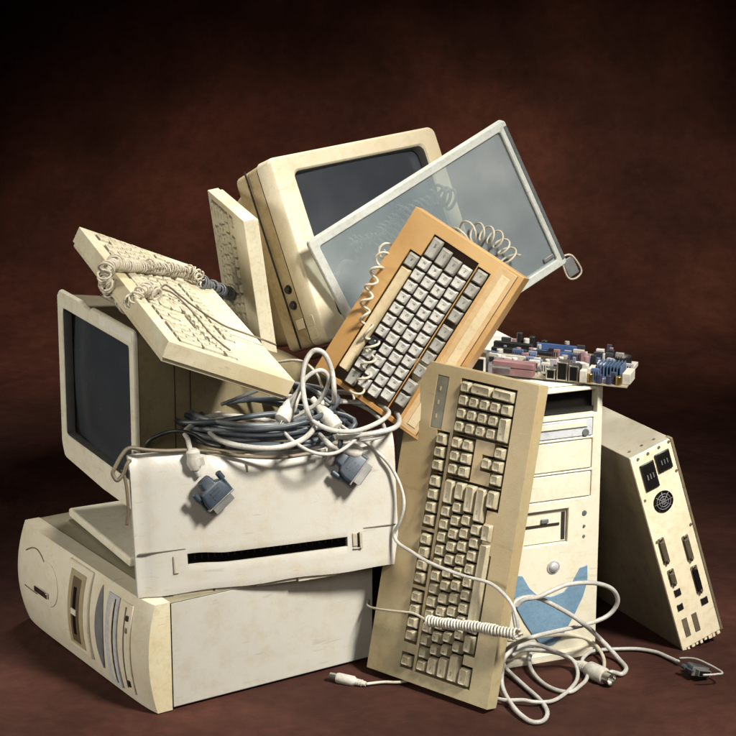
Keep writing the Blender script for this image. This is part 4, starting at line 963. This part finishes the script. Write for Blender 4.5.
# left data plug, hanging over the front on a pale cable
t = empty_at('data_cable', L7[0], 'grey-white cable with a slate-blue plug hanging over the left front of the printer', 'cable')
part_tube('cord', cpt([(-.12, .27, .375), (-.17, .27, .385), (-.225, .255, .392)] + L7, t), .0042, M['cable'], t)
mb = MB(); q = cpt(L7, t); mb.cyl(q[3] + Vector((0, 0, .012)), (.10, -.02, -1), .0085, .03, 14, rings=[(.006, 0), (.010, .004), (.0095, .012), (.011, .020), (.007, .030)]); mb.build('wrap', M['plug_white'], t, smooth='auto')
mb = MB(); mb.hexa([Vector(p) + q[4] for p in ((-.002, -.006, .012), (.012, -.004, .014), (.014, -.004, .003), (.000, -.006, .000), (-.002, -.002, .012), (.012, -.001, .014), (.014, -.001, .003), (.000, -.002, .000))]); mb.build('wrap', M['plug_white'], t)
plug(t, Vector(PLUGL[1]) - Vector(t.location) + Vector((.005, -.008, .000)), Vector(PLUGL[2]) - Vector(PLUGL[0]), (.35, -.90, .30), 1.34, M['plug_blue'], t=.015)
# right data plug
t = empty_at('data_cable', L3[0], 'grey-white cable arching upright in a loop, ending in the right-hand slate-blue plug', 'cable')
part_tube('cord', cpt(L3, t), .0043, M['cable'], t)
plug(t, Vector(PLUGR[1]) - Vector(t.location) + Vector((-.002, -.008, .004)), Vector((.030, -.004, -.022)), (.30, -.92, .28), 1.34, M['plug_blue'], t=.015)
mb = MB(); q = cpt(PLUGR, t); mb.cyl(q[0] + Vector((-.012, 0, -.002)), (.1, -.15, 1), .005, .02, 12, rings=[(.005, -.012), (.0065, -.008), (.0060, .010), (.0045, .016)]); mb.build('strain_relief', M['plug_white'], t, smooth='auto')
mb = MB(); mb.cyl(q[0] + Vector((.006, .004, .010)), (.85, -.1, -.25), .01, .03, 14, rings=[(.006, -.004), (.0105, .003), (.011, .02), (.006, .028)]); mb.build('wrap', M['plug_white'], t, smooth='auto')
cable('cable', 'grey-white cable in a broad low loop over the left half of the heap', L2, .0046, M['cable'])
cable('cable', 'grey-white cable sweeping wide over the right end of the printer', L4, .0044, M['cable'])
cable('cable', 'thin grey-white cable curving inside the wide right-hand loop', L5 + [(-.01, .215, .368), (-.05, .24, .366)], .0034, M['cable'])
cable('cable', 'grey-white cable falling past the printer\'s right edge and slanting across the large tan keyboard', LONG, .0029, M['cable'])
cable('cable', 'taupe cable laid along the printer\'s top edge and knotted at its left corner', [(-.06, .215, .352), (-.12, .19, .350)] + TA, .0033, M['cable_brown'])
cable('cable', 'short taupe cord dangling down the printer\'s left corner', TA2, .0026, M['cable_brown'])
# white mains-style connectors in the middle of the heap
for lab, a, b in (('white ribbed plug lying left of the upright cable loop on the heap', (-.124, .225, .392), (-.100, .262, .424)), ('white rounded plug standing at the foot of the upright cable loop', (-.044, .235, .378), (-.074, .255, .410))):
    t = empty_at('white_plug', a, lab, 'plug'); a_, b_ = Vector((0, 0, 0)), Vector(b) - Vector(a); d = b_.normalized(); L_ = b_.length
    mb = MB(); mb.cyl(a_, d, .01, L_, 20, rings=[(.007, 0), (.0118, .003), (.0122, L_ * .35), (.0102, L_ * .42), (.0110, L_ * .5), (.008, L_ * .75), (.0055, L_ * .9), (.0046, L_ + .010)]); mb.build('hood', M['plug_white'], t, smooth='auto')
    mb = MB(); [mb.cyl(a_ + d * (L_ * (.56 + .07 * k)), d, .0100 - .0010 * k, .0020, 16) for k in range(5)]; mb.build('grip_rib', M['plug_white'], t)
    u = d.orthogonal().normalized(); mb = MB(); [mb.cyl(a_ + u * (s * .005), -d, .0012, .012, 8) for s in (-1, 0, 1)]; mb.build('pin', M['steel'], t)
cable('cable', 'thin beige wires straggling out beneath the end of the ivory keyboard', [(-.20, .33, .43), (-.15, .30, .455), (-.10, .27, .47), (-.075, .26, .455), (-.066, .27, .43)], .0022, M['cord'])
cable('cable', 'thin grey cable crossing behind the upright loop on the heap', [(-.21, .25, .41), (-.16, .25, .430), (-.12, .262, .440), (-.085, .275, .428), (-.05, .28, .40)], .0030, M['cable_mid'])
cable('cable', 'pale cable making a narrow upright loop just left of the tall arching one', [(-.115, .24, .385), (-.105, .235, .42), (-.088, .24, .452), (-.066, .245, .462), (-.056, .25, .445), (-.070, .25, .415), (-.100, .25, .395), (-.140, .25, .378), (-.165, .27, .366)], .0036, M['cable'])
cable('cable', 'pale cable trailing from the white plugs into the right-hand loops', [(-.085, .23, .395), (-.055, .20, .388), (-.02, .20, .385), (.015, .235, .388), (.030, .29, .388), (.005, .335, .388), (-.035, .33, .392), (-.06, .29, .400)], .0040, M['cable'])
cable('cable', 'pale thin cable dipping over the printer edge below the white plugs', [(-.13, .24, .385), (-.105, .185, .375), (-.075, .172, .362), (-.045, .185, .358), (-.02, .21, .368), (.0, .24, .38)], .0030, M['cable'])
cable('cable', 'dark slate cable slumped over the left end of the heap toward the left monitor', [(-.10, .25, .40), (-.16, .22, .402), (-.215, .215, .395), (-.262, .235, .388), (-.275, .27, .385), (-.24, .30, .392), (-.18, .31, .40), (-.12, .30, .405)], .0046, M['cable_dark'])
# --- coiled cord on the ivory keyboard
t = empty_at('coiled_cord', KB1[0], 'beige coiled cord bunched over the far end of the tilted ivory keyboard', 'cord')
coil('coil', cpt(KB1, t), .0074, .0046, .0018, M['cord'], t); coil('coil', cpt(KB2, t), .0085, .0082, .0017, M['cord'], t, .25)
coil('coil', cpt([(p[0] + .004, p[1] - .01, p[2] + .007) for p in KB1[2:]], t), .0058, .0075, .0015, M['cord'], t, .3)
part_tube('lead', cpt(KB3, t), .0017, M['cable_brown'], t); part_tube('lead', cpt(KB4, t), .0015, M['cable_brown'], t); part_tube('lead', cpt(KB5, t), .0017, M['cable_mid'], t)
t = empty_at('cable', KB5[0], 'dark tangled cable trailing from the ivory keyboard toward the upright one', 'cable')
coil('coil', cpt([(p[0] + .004, p[1], p[2] - .004) for p in KB5], t), .007, .006, .0016, M['cable_mid'], t, .3)
# --- orange keyboard cords
t = empty_at('coiled_cord', DR1[0], 'pale coiled cord springing up behind the top edge of the orange-brown keyboard', 'cord')
coil('coil', cpt(DR1, t), .015, .017, .0018, M['cord'], t, .15)
t = empty_at('coiled_cord', DL1[0], 'beige coiled cord stretched over the left edge and keys of the orange-brown keyboard', 'cord')
coil('coil', cpt(DL1, t), .0085, .0235, .0020, M['cord'], t, .15)
t = empty_at('coiled_cord', GB2[0], 'dark taupe coiled cord hanging behind the grey screen filter', 'cord')
coil('coil', cpt(GB2, t), .013, .0095, .0026, M['cable_brown'], t, .3); part_tube('lead', cpt(GB1, t), .0045, M['cable_brown'], t); coil('coil', cpt(GB1[3:], t), .010, .008, .0016, M['cable_brown'], t, .3)
# --- tan keyboard cords
t = empty_at('coiled_cord', PA2[0], 'cream coiled cord stretched across the lower keys of the large tan keyboard', 'cord')
coil('coil', cpt(PA2, t), .0066, .0050, .0017, M['plug_white'], t); part_tube('lead', cpt(PA3, t), .0020, M['cord'], t); part_tube('lead', cpt([PA2[-1]] + [(.212, .078, .130), (.214, .10, .120), (.210, .13, .115)], t), .0020, M['cord'], t)
# --- floor
t = empty_at('data_cable', FA1[0], 'long grey-white cable in tall loops in front of the tower, ending in a white plug', 'cable')
part_tube('cord', cpt(FA1, t), .0038, M['cable'], t, 8, 10); 
u = Vector(PL[2]) - Vector(PL[0]); mini_plug(t, Vector(PL[0]) - t.location, Vector(PL[2]) - t.location, .0125, M['plug_white'])
cable('cable', 'grey-white cable arcing across the blue crescent of the tower to the floor', FA2, .0040, M['cable'])
cable('cable', 'grey cable lying in a small loop at the foot of the tower', [(.17, .20, .03)] + FA3 + [(.318, .205, .006), (.322, .225, .010), (.315, .243, .012)], .0036, M['cable'])
cable('cable', 'grey-white cable rising from the floor beside the tan keyboard\'s lower corner', [(.10, .22, .006), (.15, .165, .006), (.19, .130, .008)] + FA4, .0034, M['cable'])
cable('cable', 'beige-grey cable humped low along the bottom edge of the tower', FA5, .0032, M['cord'])
t = empty_at('data_cable', FA6[0], 'grey cable lying on the floor at the right, ending in a dark plug', 'cable')
part_tube('cord', cpt(FA6, t), .0034, M['cable'], t)
a, b = Vector(VG[0]), Vector(VG[2]); plug(t, a.lerp(b, .52) - t.location + Vector((0, 0, .003)), b - a, (.25, .1, 1), 1.05, M['cable_dark'], w=.030)
mb = MB(); s_ = (b - a).normalized().cross(Vector((0, 0, 1))) ; 
mb.tube([Vector(p) - t.location for p in crom([a + Vector((0, 0, .006)), a.lerp(b, .3) - s_ * .014 + Vector((0, 0, .010)), b - s_ * .014 + Vector((.002, 0, .010)), b + s_ * .002 + Vector((.006, -.004, .011)), b + s_ * .012 + Vector((-.004, 0, .010))], 6)], .0016, 8); mb.build('wire_bail', M['cable'], t, smooth=True)
t = empty_at('keyboard_plug', PS[0], 'small beige round plug lying on the floor left of the tan keyboard', 'plug')
mini_plug(t, Vector(PS[2]) - t.location, Vector((-.056, .214, .008)) - t.location, .0078, M['plug_white']); part_tube('cord', cpt(PS[2:] + [(.075, .215, .005)], t), .0026, M['cord'], t)
